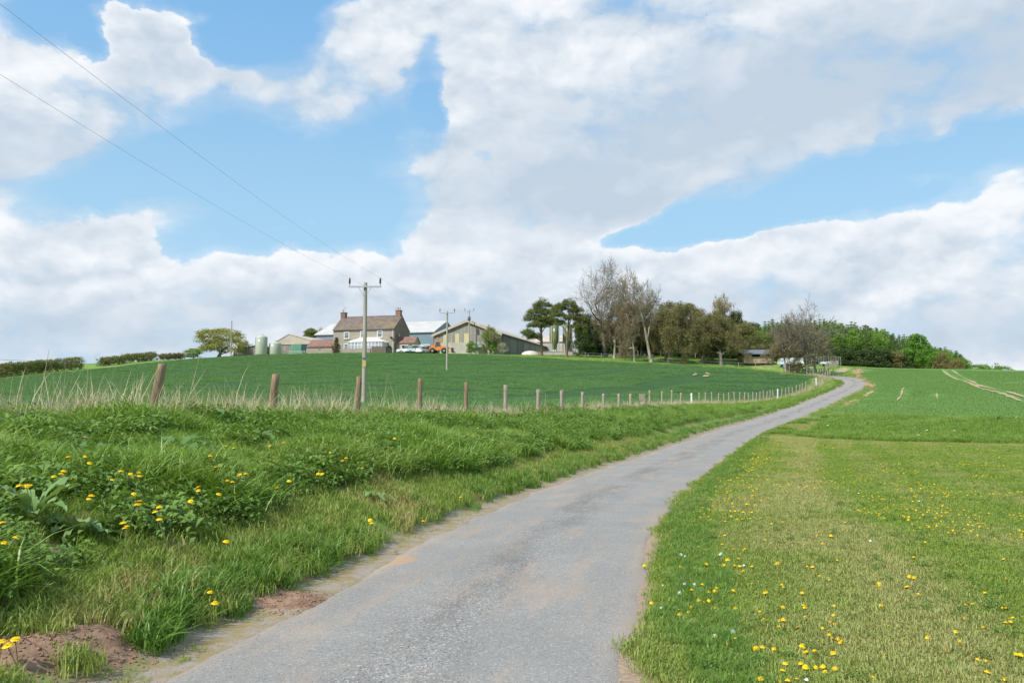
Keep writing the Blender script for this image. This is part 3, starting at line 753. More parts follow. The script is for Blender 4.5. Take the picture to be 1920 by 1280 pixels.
k_ = ok & (fnoise(x, y, .5) > .60) & (r.rand(len(x)) < .14); scatter('leafy_weeds', x[k_], y[k_], weed, .4, .9, 5, 'low leafy weeds in the long grass strip beyond the lawn', 'weeds', .2, 10)
x, y, r = cand(9000, 66, 150, 12, 30, 0, 11); d, s, z = road(x, y); zz, _, _ = zone(x, y)
ok = (zz == 0) & (d > 1.7) & (d < 9); scatter('rough_grass', x[ok], y[ok], tuft_far, .35, .7, 4, 'rough grass between the far lane and the pale crop', 'grass', .15, 11)
# crops, thinner along the drill and spray lines that follow the slope
TRAM = [[(1302,703),(1270,710),(1220,719),(1150,728),(1050,738),(950,746),(860,752)],[(1326,707),(1290,716),(1230,725),(1150,735),(1050,746),(960,754)],
        [(1290,691),(1100,693),(900,700),(700,706),(520,716),(380,726)],[(1180,694),(950,707),(700,715),(560,722)],[(1000,676),(800,678),(560,684),(380,694),(180,716)],[(1000,681),(800,684),(560,691),(300,711)]]
TRAMW = [catmull([p for p in (hit(u, v) for u, v in l) if p], 8) for l in TRAM]
def tram(x, y):
    dm = np.full(len(x), 9.)
    for tr in TRAMW:
        for a_, b_ in zip(tr[:-1], tr[1:]):
            ab = b_-a_; tt = np.clip(((x-a_[0])*ab[0]+(y-a_[1])*ab[1])/(ab@ab+1e-9), 0, 1); dm = np.minimum(dm, np.hypot(x-a_[0]-tt*ab[0], y-a_[1]-tt*ab[1]))
    return dm
x, y, r = cand(60000, 14, 180, -37, 26, 0, 12); zz, _, _ = zone(x, y, 1.2); stk = fnoise(x*.12+y*.03, y*.9-x*.12, 1.2, 3); ok = (zz == 2) & (stk > .40+.14*r.rand(len(x))) & (tram(x, y) > 1.25)
x, y = x[ok], y[ok]; ang = np.full(len(x), R(-18)); scatter('cereal_crop', x, y, patch_crop, .85, 1.2, 4, 'dark green young cereal plants filling the sloping field', 'crop', .05, 12, 0, ang)
x, y, r = cand(52000, 44, 178, 14, 37, 0, 13); zz, _, _ = zone(x, y, 1.2); ok = (zz == 3)
dm = np.full(len(x), 9.)
for tr in TRK:
    for a_, b_ in zip(tr[:-1], tr[1:]):
        ab = b_-a_; tt = np.clip(((x-a_[0])*ab[0]+(y-a_[1])*ab[1])/(ab@ab+1e-9), 0, 1); dm = np.minimum(dm, np.hypot(x-a_[0]-tt*ab[0], y-a_[1]-tt*ab[1]))
nearl = np.clip((7-(x-.44*y))/9, 0, 1)
ok &= (dm > .7) & (fnoise(x, y, .5) > .18+.22*nearl)
scatter('pale_cereal_crop', x[ok], y[ok], patch_crop2, .85, 1.25, 4, 'pale green young cereal plants in the right hand field', 'crop', .05, 13, 0, np.full(ok.sum(), R(-35)))
# paddock
x, y, r = cand(16000, 140, 200, -6, 27, 0, 14); zz, _, _ = zone(x, y); ok = zz == 4; scatter('rough_grass', x[ok], y[ok], tuft_far, .25, .55, 4, 'paddock grass below the trees and farm', 'grass', .12, 14)
x, y, r = cand(9000, 100, 190, -37, -2, 0, 15); zz, _, _ = zone(x, y); ok = (zz == 0) & (fence_side(x, y) > 2); scatter('rough_grass', x[ok], y[ok], tuft_far, .3, .6, 4, 'grass margin between the dark crop and the hedges', 'grass', .12, 15)
# dead stalks standing along the fence
r = np.random.RandomState(44); n = 5600
yy = 3+np.r_[r.rand(2600)*30, 30+r.rand(3000)*106]; off = r.randn(n)*.42-.05
xx = np.interp(yy, fy, fx)-off
ok = fnoise(yy, off*.3, 1.1) >.40-.0012*yy
scatter('dead_stalks', xx[ok], yy[ok], stalk, .45, 1.05, 6, 'dry straw coloured stalks standing along the fence', 'dead grass', .16, 17)
r = np.random.RandomState(45); n = 620; yy = 6+r.rand(n)*22; off = r.randn(n)*.5+.1; xx = np.interp(yy, fy, fx)-off; ok = fnoise(yy, off*.4, 1.3) > .46
scatter('dead_stalks', xx[ok], yy[ok], stalk, .9, 1.7, 6, 'taller dry straw stalks standing round the near fence posts', 'dead grass', .2, 18)
# taller single dead stems, as photographed near the left edge
mb = MB(); r = random.Random(5)
for u, v0, v1, lean in [(62,780,655,30),(150,783,688,14),(176,776,700,20),(100,790,703,14),(30,770,705,22),(255,785,720,5),(345,785,672,28),(565,790,715,8),(560,780,742,4),(4,745,690,14),(715,780,700,12),(235,792,735,36),(120,790,735,25),(450,792,728,10),(400,780,735,12),(330,790,730,20),(1020,770,735,3)]:
    p = hit(u, v0)
    if not p: continue
    x0, y0 = p; z0 = h1(x0, y0); top = P(u+lean, v1, y0); b = Vector((x0, y0, z0-.03)); dl = top-b
    side = Vector((r.uniform(-.05,.05), r.uniform(-.1,.1), 0))
    mb.tube([b, b+dl*.35+side, b+dl*.7+side*.6, b+dl], [.011,.009,.006,.003], 5, 0)
    if r.random() < .5: q = b+dl*.6+side; mb.tube([q, q+Vector((r.uniform(-.2,.2), 0, .16))], [.005,.002], 4, 0)
stuff(mb.build('dead_stalks', G_DRY), 'tall dead stems rising above the verge grass near the fence', 'dead grass')

# ---- docks and other broad leaved plants: each a thing
DOCK = leafmat('dock_leaf', (.16,.28,.085), (.25,.37,.13), .25, None, .3, .45, .35)
DOCKD = leafmat('dark_dock_leaf', (.08,.18,.04), (.15,.27,.07), .25, None, .3, .45, .35)
def dock(name, label, u, v, n, L, mat, seed, up=.9):
    p = hit(u, v, .05)
    if p is None: return
    r = random.Random(seed); m = MB()
    for k in range(n):
        a = 2*math.pi*(k+r.random()*.7)/n; l = L*r.uniform(.65,1.1); e0 = r.uniform(.55,1.25)*up; w = l*r.uniform(.10,.145)
        ca, sa_ = math.cos(a), math.sin(a); N = 14; pts = []; x = z = 0.; e = e0
        for i in range(N):
            pts.append((x, z)); x += math.cos(e)*l/N; z += math.sin(e)*l/N; e -= r.uniform(.04,.17)
        vs = []
        for i, (q, zz) in enumerate(pts):
            tt = i/(N-1); ww = .006 if tt < .18 else w*max(.03, math.sin(math.pi*min(1,(tt-.1)/.9))**.7)*(1+.12*r.uniform(-1,1))
            fold = .22*ww
            for sg in (-1, 0, 1):
                vs.append((q*ca-sg*ww*sa_, q*sa_+sg*ww*ca, zz+(fold if sg else 0)+(.02*r.uniform(-1,1) if sg and tt > .2 else 0)))
        fs = []
        for i in range(N-1):
            for c in (0, 1): fs.append((i*3+c, i*3+c+1, (i+1)*3+c+1, (i+1)*3+c))
        m.add(vs, fs, 0, True)
    o = m.build(name, mat, loc=(p[0], p[1], h1(*p)+.05)); o.scale = (1.25,1.25,1.35); return tag(o, label, 'plant')
dock('dock_plant', 'large pale green dock with upright leaf at the left edge of the verge', 58, 985, 11, .44, DOCK, 1, 1.2)
dock('dock_plant', 'broad dock spreading grey green leaves low beside the big upright dock', 150, 1000, 11, .36, DOCK, 2, .75)
dock('dock_plant', 'wide dark dock with drooping leaves below the second fence post', 340, 845, 10, .5, DOCKD, 3, .75)
dock('dock_plant', 'dark dock with upright leaves by the wire right of the leaning post', 425, 798, 10, .44, DOCKD, 4, 1.1)
dock('dock_plant', 'dark dock with one long drooping leaf at the far left below the dead stems', 18, 812, 8, .48, DOCKD, 5, 1.0)
dock('dock_plant', 'dock leaning over a group of dandelions on the upper left bank', 140, 848, 6, .5, DOCKD, 6, .6)
dock('dock_plant', 'spiky dark dock on the bank below the gap between second and third posts', 480, 830, 7, .5, DOCKD, 7, .9)
dock('dock_plant', 'small pale dock leaf rosette near the cut strip in the middle of the verge', 697, 935, 6, .28, DOCK, 8, .8)
dock('dock_plant', 'small pale leafy plant at the foot of the bank near the soil patches', 212, 1060, 6, .2, DOCK, 9, .7)
for u, v, k, lb in [(1655,785,.55,'leftmost dark dock on the edge of the pale crop beyond the lawn'),(1785,785,.5,'small dark dock in the middle of the crop edge beyond the lawn'),(1868,786,.55,'largest dark dock clump on the crop edge beyond the lawn'),(1905,785,.65,'dark dock clump near the right side of the crop edge'),(1625,795,.5,'faint grey green dock in the long strip left of the others')]:
    dock('dock_plant', lb, u, v+3, 12, k*.8, DOCK if u % 2 else DOCKD, u, .9)

# ---- dandelions and daisies, each one an object
YEL = M('dandelion_petals', (.86,.62,.012), (.80,.50,.010), 60, .6, .2); YEL2 = M('dandelion_dull', (.72,.47,.02), (.58,.33,.015), 60, .7, .1)
STEM = M('flower_stem', (.16,.22,.06), (.22,.20,.08), 20, .6); WHITE = M('daisy_petals', (.78,.78,.76), (.70,.70,.72), 30, .7); PINK = M('campion_petals', (.62,.22,.46), (.5,.16,.36), 30, .6)
def flower_mesh(seed, stem, r0=.023):
    r = random.Random(seed); m = MB(); lx_, ly_ = r.uniform(-.25,.25)*stem, r.uniform(-.25,.25)*stem
    m.tube([(-lx_,-ly_,-stem), (-lx_*.4,-ly_*.4,-stem*.5), (0,0,-.004)], [.0028,.0026,.003], 5, 1)
    for ring, (rad, z0, z1, n) in enumerate([(1.0,.0,.004,18),(.78,.003,.011,16),(.5,.006,.016,12)]):
        for k in range(n):
            a = 2*math.pi*(k+r.random()*.5)/n; q = r0*rad*r.uniform(.85,1.12); wd = q*.22
            ca, sa_ = math.cos(a), math.sin(a); zz = z1+r.uniform(-.002,.003)
            m.add([(.002*ca,.002*sa_,z0+.004), (q*.7*ca-wd*sa_, q*.7*sa_+wd*ca, zz), (q*ca, q*sa_, zz-.002*(ring==0)), (q*.7*ca+wd*sa_, q*.7*sa_-wd*ca, zz)], [(0,3,2,1)], 0)
    m.lathe([(r0*.95,.0005),(r0*.75,.008),(r0*.4,.013),(0.0005,.0145)], 12)
    m.lathe([(.003,-.009),(.008,-.003),(r0*.6,.0)], 8, m=1)
    return m
def flower_src(name, seed, stem, mats, r0):
    return flower_mesh(seed, stem, r0).build(name, mats)
FLW = []
VD = [(129,857),(160,857),(168,869),(120,884),(115,889),(137,897),(101,894),(36,911),(56,911),(50,912),(211,900),(227,884),(245,889),(261,887),(262,893),(172,930),(167,936),(251,927),(262,941),(260,946),(257,947),
      (299,951),(291,960),(299,974),(234,991),(238,988),(231,981),(30,1009),(9,1019),(3,981),(372,914),(372,920),(358,940),(410,927),(424,1016),(395,856),(406,877),(423,837),(439,841),(426,901),(436,904),(449,890),(461,889),
      (740,822),(620,849),(649,859),(642,864),(680,878),(597,889),(604,889),(542,902),(520,915),(797,825),(823,834),(893,852),(896,803),(924,825),(864,932),(697,981),(694,975),(794,977),(733,862),(506,836),(532,830),
      (15,1211),(3,1204),(29,1199),(403,1131),(394,1111),(1003,881),(1130,800),(1198,827),(1150,838)]
LD = [(1187,1068),(1252,1066),(1364,1049),(1385,1048),(1387,1063),(1394,1070),(1410,1064),(1458,1057),(1514,1062),(1523,1063),(1537,1081),(1555,1086),(1532,1004),(1558,1006),(1344,1104),(1375,1109),(1297,1109),(1317,1098),(1310,1125),(1321,1128),(1329,1128),(1341,1139),
      (1195,1133),(1275,1153),(1269,1138),(1245,1148),(1291,1146),(1410,1095),(1466,1096),(1468,1139),(1461,1163),(1469,1164),(1509,1139),(1496,1176),(1564,1138),(1563,1156),(1556,1167),(1542,1179),(1377,1200),(1364,1209),(1417,1217),(1376,1234),(1393,1238),(1527,1222),(1468,1257),(1494,1274),(1426,1275),(1575,1205),(1578,1200),(1562,1226),(1547,1258),
      (1830,974),(1713,1045),(1673,1013),(1532,1004),(1558,1006),(1882,1047),(1777,1026),(1798,1031),(1916,972),(1732,1028),(1880,1140),(1847,1112),(1771,1218),(1673,1220),(1740,1197),(1655,1230),(1843,1174)]
r = np.random.RandomState(12)
while len(LD) < 236:
    if r.rand() < .34:          # the uncut fringe beside the lane is thick with them
        yq = 4.5+r.rand()**1.2*32; dd = 1.8+.9*r.rand()+.02*yq; j = np.argmin(np.abs(RY-yq)); xq = RX[j]+dd*TY[j]; yq = RY[j]-dd*TX[j]
        u, v = proj((xq, yq, .03))
    else: u, v = 1230+690*r.rand(), 836+440*r.rand()**1.05
    p = hit(u, v)
    if p is None or not (u < 1925 and v < 1285): continue
    d, s, z = road(np.array([p[0]]), np.array([p[1]]))
    if d[0] < 1.85+max(0, 6.5-p[1])*.35 or p[1] > np.interp(p[0], lx, ly): continue
    if d[0] > 3 and vnoise(p[0], p[1], .9) < .35+.25*r.rand(): continue
    LD.append((u, v))
first = {}
def put_flower(key, mk, x, y, h, name, label, cat, group, sc, rr_):
    z = h1(x, y)+h
    if key not in first: first[key] = mk(); o = first[key]
    else: o = first[key].copy(); C.objects.link(o)
    o.name = name; o.location = (x, y, z); o.scale = (sc,)*3; o.rotation_euler = (rr_.uniform(-.35,.35)+.12, rr_.uniform(-.3,.3), rr_.uniform(0,6.28))
    tag(o, label, cat, group)
q = random.Random(9)
for i, (u, v) in enumerate(VD):
    hgt = .37 if i < 60 else .14
    p = hit(u, v, hgt)
    if p: put_flower(('v', i % 3), lambda i=i: flower_src('dandelion', i, .36, [YEL, STEM], .030), p[0], p[1], hgt, 'dandelion', 'yellow dandelion flower on a tall stem in the long verge grass', 'dandelion', 'dandelions in the left verge', q.uniform(.85,1.15), q)
for i, (u, v) in enumerate(LD):
    p = hit(u, v, .035)
    dull = i > 20 and i % 3 == 0
    if p and road(np.array([p[0]]), np.array([p[1]]))[0][0] < 1.72: p = (p[0]+.12, p[1])
    if p: put_flower(('l', i % 3, dull), lambda i=i, dull=dull: flower_src('dandelion', i+50, .05, [YEL2 if dull else YEL, STEM], .023), p[0], p[1], .03+.015*q.random(), 'dandelion',
                     'dull half closed dandelion flower low in the mown lawn' if dull else 'open yellow dandelion flower low in the mown lawn', 'dandelion', 'half closed dandelions in the lawn' if dull else 'open dandelions in the lawn', q.uniform(.45,.75) if dull else q.uniform(.55,1.15), q)
# the small distant rest as one mass
dsrc = bpy.data.collections.new('dandelion_heads')
fo = flower_mesh(3, .03, .024).build('dandelion_heads_source', [YEL, STEM]); C.objects.unlink(fo); dsrc.objects.link(fo)
x, y, r = cand(4800, 12, 44, 8, 38, 1, 21); d, s, z = road(x, y)
ok = (d > 1.8) & (y < np.interp(x, lx, ly)) & ((fnoise(x, y, .5) > .57) | ((d < 2.8) & (r.rand(len(x)) < .8)))
x2, y2, r2 = cand(260, 36, 62, 15, 36, 1, 22); d2, _, _ = road(x2, y2); z2_, _, _ = zone(x2, y2); ok2 = (z2_ == 0) & (d2 > 2)
hz = np.r_[np.full(ok.sum(), .03), np.full(ok2.sum(), .28)]
X_, Y_ = np.r_[x[ok], x2[ok2]], np.r_[y[ok], y2[ok2]]
scatter('dandelion_flowers', X_, Y_, dsrc, .5, .95, 1, 'many tiny yellow dandelions across the far part of the lawn', 'dandelions', .2, 23, 0, None, H(X_, Y_)+hz)
for i, (u, v) in enumerate([(1285,1043),(1350,1040),(1352,1038),(1242,1098),(1283,1096),(1302,1096),(1340,1192),(1375,1185),(1512,1275),(1277,1040),(1395,1061),(1274,1112),(1723,940),(1533,860),(1632,1014),(1590,920),(1610,925),(1240,1140)]):
    p = hit(u, v, .04)
    put_flower('d', lambda: flower_src('daisy', 77, .05, [WHITE, STEM], .016), p[0], p[1], .04, 'daisy', 'tiny white flower low in the mown lawn', 'daisy', 'white flowers in the lawn', q.uniform(.8,1.2), q)
for i, (u, v) in enumerate([(1555,787),(1547,793),(1552,797),(1705,803),(1712,805),(1715,801),(1728,806),(1738,806),(1722,815),(1790,807),(1525,782)]):
    p = hit(u, v, .3)
    if p: put_flower('w', lambda: flower_src('white_flower', 78, .3, [WHITE, STEM], .05), p[0], p[1], .3, 'white_flower', 'white flower head in the long grass strip beyond the lawn', 'flower', 'white flower heads beyond the lawn', q.uniform(.8,1.2), q)
p = hit(160, 821, .25); put_flower('p', lambda: flower_src('pink_flower', 79, .25, [PINK, STEM], .022), p[0], p[1], .25, 'pink_flower', 'single pink flower in the long grass below the leaning post', 'flower', None, 1., q)

# ---- stones scattered on and beside the lane
CH = M('loose_chipping', (.36,.35,.33), (.22,.21,.20), 9, .8)
def pebble(seed):
    r_ = np.random.RandomState(seed); V = np.array([(x,y,z) for x in (-1,0,1) for y in (-1,0,1) for z in (-1,0,1) if abs(x)+abs(y)+abs(z) in (1,2,3)], float)
    bm = bmesh.new(); bmesh.ops.create_icosphere(bm, subdivisions=1, radius=.008)
    V = np.array([v.co[:] for v in bm.verts])*(1+.35*(r_.rand(len(bm.verts), 1)-.5))*[1,.8,.6]; Fq = np.array([[v.index for v in f.verts] for f in bm.faces]); bm.free(); return V, Fq
peb = srcs('chipping', [pebble(i) for i in range(4)], CH)
x, y, r = cand(30000, 3.6, 24, -34, 20, 2, 31); d, s, z = road(x, y); ad = np.abs(d)
pr = np.where(ad < .45, .45, np.where(ad < 1.1, .08, .35)); ok = (ad < 1.9) & (r.rand(len(x)) < pr)
zz = np.where(ad < RHW, z+.035*(1-(ad/RHW)**2), H(x, y))
scatter('loose_chippings', x[ok], y[ok], peb, .35, 1.1, 4, 'loose grey chippings lying on the lane', 'stones', .5, 32, .001, None, zz[ok])

# crumbled clods on the soil heaps, dry wisps on the worn edge of the lawn
CLOD = M('soil_clod', (.33,.21,.14), (.20,.125,.08), 20, .95, .1)
def clod(seed):
    V, Fq = pebble(seed); return V*[2.2,2.2,2.4], Fq
clods = srcs('clod', [clod(i+40) for i in range(4)], CLOD)
r = np.random.RandomState(61); cx_, cy_ = [], []
for mx, my, rad, hgt in MW:
    k_ = int(1500*rad); a = r.rand(k_)*6.283; q_ = rad*1.25*np.sqrt(r.rand(k_)); cx_.append(mx+q_*np.cos(a)); cy_.append(my+q_*np.sin(a))
cx_, cy_ = np.concatenate(cx_), np.concatenate(cy_); scatter('soil_clods', cx_, cy_, clods, .15, .75, 4, 'crumbled earth clods on the soil heaps beside the lane', 'soil', .5, 62, .002)
x, y, r = cand(26000, 3.4, 30, -14, 20, 1, 63); d, s, z = road(x, y); inn_ = 1.6+np.clip(7.2-y, 0, 3)*.42
ok = (d > 1.42+.2*fnoise(x, y, 2.)) & (d < inn_+.2) & (fnoise(x, y, 2.2) > .45); scatter('dry_wisps', x[ok], y[ok], tuft_short, .2, .55, 4, 'sparse dry grass on the worn soil at the right lane edge', 'grass', .2, 64)
x, y, r = cand(16000, 3.4, 30, -36, 14, 1, 65); d, s, z = road(x, y)
ok = (d < -1.5) & (d > -2.15) & ~bare(x, y, .3) & (fnoise(x, y, 2.4) > .50); scatter('dry_wisps', x[ok], y[ok], tuft_short, .18, .5, 4, 'sparse short grass on the bare strip at the left lane edge', 'grass', .2, 66)

# plantain and dandelion rosettes sitting low in the lawn, pale seed heads
x, y, r = cand(5200, 4, 40, -4, 38, 1, 71); d, s, z = road(x, y); ok = (d > 1.9) & (y < np.interp(x, lx, ly)) & (fnoise(x, y, .8) > .46)
scatter('lawn_weeds', x[ok], y[ok], weed, .10, .32, 5, 'low leaf rosettes scattered through the mown lawn', 'weeds', .1, 72)
# ================================================================== fence, poles, wires
WOOD = M('weathered_post', (.30,.22,.14), (.20,.145,.09), 2.5, .9, .1, (6,6,.7), .4, .01, 0, .35, .65, (.36,.31,.23), 1.2)
WOODG = M('grey_post', (.40,.345,.27), (.29,.245,.185), 2.5, .9, .1, (6,6,.7), .3, .01)
WHITEP = M('white_painted_post', (.78,.77,.74), (.66,.65,.62), 4, .7)
GALV = M('galvanised_wire', (.33,.35,.35), (.25,.27,.27), 3, .5, .4, (1,1,1), 0, .02, .3)
PALEW = M('pale_split_wood', (.58,.48,.34), (.48,.38,.26), 3, .9, .1, (6,6,.7))
fence = thing('roadside_fence', 'stock fence of weathered round posts and wire along the left verge, first post leaning', 'fence', (0,0,0))
def post(parent, name, x, y, h, r, lean, mat, seed, buried=.25, square=False):
    q = random.Random(seed); m = MB(); z = h1(x, y)
    top = Vector((lean[0], lean[1], h)); pts = []; rad = []
    for i in range(7):
        tt = i/6; p = top*tt; p = p+Vector((q.uniform(-.008,.008), q.uniform(-.008,.008), 0))*(1 if 0 < i < 6 else 0)
        pts.append(p); rad.append(r*(1.06-.12*tt)*(1+q.uniform(-.04,.04)))
    pts.insert(0, Vector((-lean[0]*.2, -lean[1]*.2, -buried))); rad.insert(0, r*1.05)
    pts.append(top+Vector((0,0,.012))); rad.append(rad[-1]*.8)
    m.tube(pts, rad, 4 if square else 10, 0, True, not square)
    o = m.build(name, mat, parent, (x, y, z)); return o
tops = []
FP = [(285,683,790,9.5,(.20,0)),(510,702,790,8,(.09,0)),(670,706,785,6,(.05,0)),(787,710,787,5,(.02,0)),(874,717,785,4.5,(.01,0)),(948,722,780,4.3,(0,0)),(1009,730,775,4,(0,0)),(1053,732,773,3.8,(0,0)),(1092,735,770,3.3,(0,0)),(1131,738,768,3,(0,0)),(1160,738,767,3,(0,0)),(1182,738,766,3,(0,0))]
fence_top = []
for i, ((u, vt, vb, rp, lean), (Xf, Yf)) in enumerate(zip(FP, FPOS[4:])):
    h = Zat(vt, Yf)-h1(Xf, Yf); rr_ = rp*.9/F*Yf
    o = post(fence, 'fence_post', Xf, Yf, h, max(.05, min(.095, rr_)), (lean[0], lean[1]), WOOD if i < 5 else WOODG, i)
    if i == 0: o['label'] = 'thick brown post leaning to the right'
    fence_top.append((Xf+lean[0]*.8, Yf, h))
x0, y0 = FPOS[3]; post(fence, 'fence_post', x0, y0, 1.2, .075, (.05,0), WOOD, 99)
x0, y0 = FPOS[2]; post(fence, 'fence_post', x0, y0, 1.2, .075, (-.03,0), WOOD, 98)
# the strainer with a boxed top and a pale broken strut
Yq = 58; Xq = (1203-960)/F*Yq
m = MB(); hz_ = Zat(738, Yq)-h1(Xq, Yq); m.box(-.10,.10,-.10,.10,-.2,hz_-.52); m.build('strainer_post', PALEW, fence, (Xq, Yq, h1(Xq, Yq)))
m = MB(); m.box(-.17,.17,-.13,.13,hz_-.46,hz_); m.box(-.145,.145,-.11,.11,hz_-.53,hz_-.46); m.build('boxed_top', WOODG, fence, (Xq, Yq, h1(Xq, Yq)))
m = MB(); m.tube([(.42,-.1,-.1),(.22,-.1,.25),(.33,-.1,.62)], [.07,.10,.06], 6); m.build('strut', WOODG, fence, (Xq-.1, Yq, h1(Xq, Yq)))
# the long run beyond
us_ = [1218,1240,1259,1275,1296,1310,1322,1334,1346,1357,1366,1376,1386,1395,1403,1411,1417,1424,1431,1437,1443,1449,1457,1465,1472,1479,1485,1492,1499,1504,1510,1524,1530,1537,1542,1547,1552,1556]
fu = np.array([u for u, Y in FENCE]); fY = np.array([Y for u, Y in FENCE])
for i, u in enumerate(us_):
    Yf = float(np.interp(u, fu, fY)); Xf = (u-960)/F*Yf; q = random.Random(i+300)
    white = u in (1296, 1457, 1530)
    h = (1.25 if not white else 1.2)+q.uniform(-.12,.12); 
    o = post(fence, 'fence_post', Xf, Yf, h, .075 if not white else .10, (q.uniform(-.06,.06), 0), WHITEP if white else WOODG, i+200)
    if white: o['label'] = 'white painted fence post'
    fence_top.append((Xf, Yf, h))
for hh in (.35, .72, 1.02):
    pts = []
    for Xf, Yf in FPOS[1:]: pts.append(Vector((Xf, Yf-.09, h1(Xf, Yf)+hh)))
    m = MB(); m.tube(pts, [.003+.00006*p.y for p in pts], 4); m.build('wire', GALV, fence)

POLEM = M('grey_pole_wood', (.44,.40,.32), (.34,.31,.24), 1.5, .85, .15, (5,5,.3), .2, .01)
STEEL = M('pale_steel', (.50,.51,.50), (.42,.43,.43), 3, .5, .4, (1,1,1), 0, .02, .3)
BLKI = M('black_insulator', (.03,.03,.035), (.05,.05,.055), 8, .4, .4)
BROWNI = M('dull_grey_insulator', (.10,.10,.11), (.07,.07,.08), 8, .4, .4)
LICH = M('yellow_lichen_plate', (.62,.45,.10), (.45,.40,.18), 6, .7)
DGREY = M('dark_grey_steel', (.12,.13,.15), (.09,.10,.11), 4, .5, .3)
def hv_pole(label, u, vb, vt, Y, armw, rad, extra=None):
    X = (u-960)/F*Y; z0 = h1(X, Y); h = Zat(vt, Y)-z0
    t_ = thing('utility_pole', label, 'utility pole', (X, Y, z0), 0, 'power poles across the dark crop')
    m = MB(); m.tube([(0,0,-.8),(0,0,0),(0,0,h*.5),(0,0,h)], [rad*1.05,rad,rad*.88,rad*.72], 12); m.build('pole', POLEM, t_)
    m = MB(); zc = h-.30; m.box(-armw/2,armw/2,-rad-.07,-rad*.8,zc-.05,zc+.05); m.build('crossarm', STEEL, t_)
    for s_ in (-1, 1):
        m = MB(); m.tube([(s_*armw*.20,-rad-.03,zc-.05),(s_*rad*.6,-rad-.03,zc-.55)], .018, 5); m.build('brace', STEEL, t_)
        m = MB(); x = s_*(armw/2-.06); m.lathe([(.02,zc+.05),(.02,zc+.22),(.05,zc+.22),(.08,zc+.30),(.05,zc+.35),(.08,zc+.40),(.05,zc+.45),(.07,zc+.50),(.03,zc+.60),(.0005,zc+.62)], 10, (x,-rad-.03)); m.build('insulator', BLKI, t_)
    return t_, X, z0, h
pl1 = hv_pole('tallest near wooden power pole standing in the crop in front of the farmhouse', 683, 766, 530, 56, 2.2, .165)
m = MB(); zb = Zat(681, 56)-pl1[2]; m.box(-.12,.12,-.175,-.155,zb-.25,zb+.2); m.build('warning_plate', LICH, pl1[0])
m = MB(); m.box(-.10,.10,-.172,-.15,zb+.26,zb+.40); m.build('number_plate', DGREY, pl1[0])
pl2 = hv_pole('slim wooden power pole in the upper crop in front of the barn with yellow panels', 838, 695, 583, 118, 2.2, .15)
pl3 = hv_pole('power pole carrying a transformer in front of the gable of the timber barn', 879.5, 664, 581, 181, 2.1, .15)
m = MB(); zt = Zat(597, 181)-pl3[2]; m.lathe([(.0005,zt-.45),(.30,zt-.45),(.32,zt-.4),(.32,zt+.30),(.26,zt+.36),(.0005,zt+.38)], 14, (0,-.42)); m.box(-.10,.10,-.2,0,zt-.2,zt+.2); m.build('transformer', DGREY, pl3[0])
def sag(a, b, s, n=28): return [a.lerp(b, i/n)-Vector((0,0,4*s*(i/n)*(1-i/n))) for i in range(n+1)]
WIREM = M('dark_cable', (.42,.44,.48), (.38,.40,.44), 3, .5, .3)
for s_, lb in ((-1, 'left of two overhead wires running from the near pole up out of the picture'), (1, 'right of two overhead wires running from the near pole up out of the picture')):
    A1 = Vector((pl1[1]+s_*1.04, 56-.19, pl1[2]+pl1[3]+.30)); A2 = Vector((pl2[1]+s_*1.04, 118-.19, pl2[2]+pl2[3]+.30)); A3 = Vector((pl3[1]+s_*1.0, 181-.19, pl3[2]+pl3[3]+.3))
    A0 = Vector((pl1[1]+s_*1.04-.1, -6, 8.9))
    zt_ = Zat(158 if s_ < 0 else 35, A0.x/(-960/F)); ytar = A0.x/(-960/F)
    base = sag(A0, A1, 0); k_ = (ytar+6)/62; lin = A0.z+(A1.z-A0.z)*k_; sg_ = (lin-zt_)/(4*k_*(1-k_))
    pts = sag(A0, A1, sg_, 40)+sag(A1, A2, .7, 24)[1:]+sag(A2, A3, .7, 20)[1:]
    m = MB(); m.tube(pts, .004, 5); tag(m.build('overhead_wire', WIREM), lb, 'power line', 'overhead wires')
# a lone telegraph pole by the yellow green tree
Yq = 180; Xq = (432-960)/F*Yq; t_ = thing('telegraph_pole', 'bare pole without a crossarm beside the yellow green oak', 'pole', (Xq, Yq, h1(Xq, Yq))); hq = Zat(602, Yq)-h1(Xq, Yq)
m = MB(); m.tube([(0,0,-.5),(0,0,hq)], [.16,.11], 10); m.build('pole', POLEM, t_)
m = MB(); m.lathe([(.06,hq-.02),(.09,hq+.06),(.0005,hq+.1)], 8); m.build('cap', DGREY, t_)

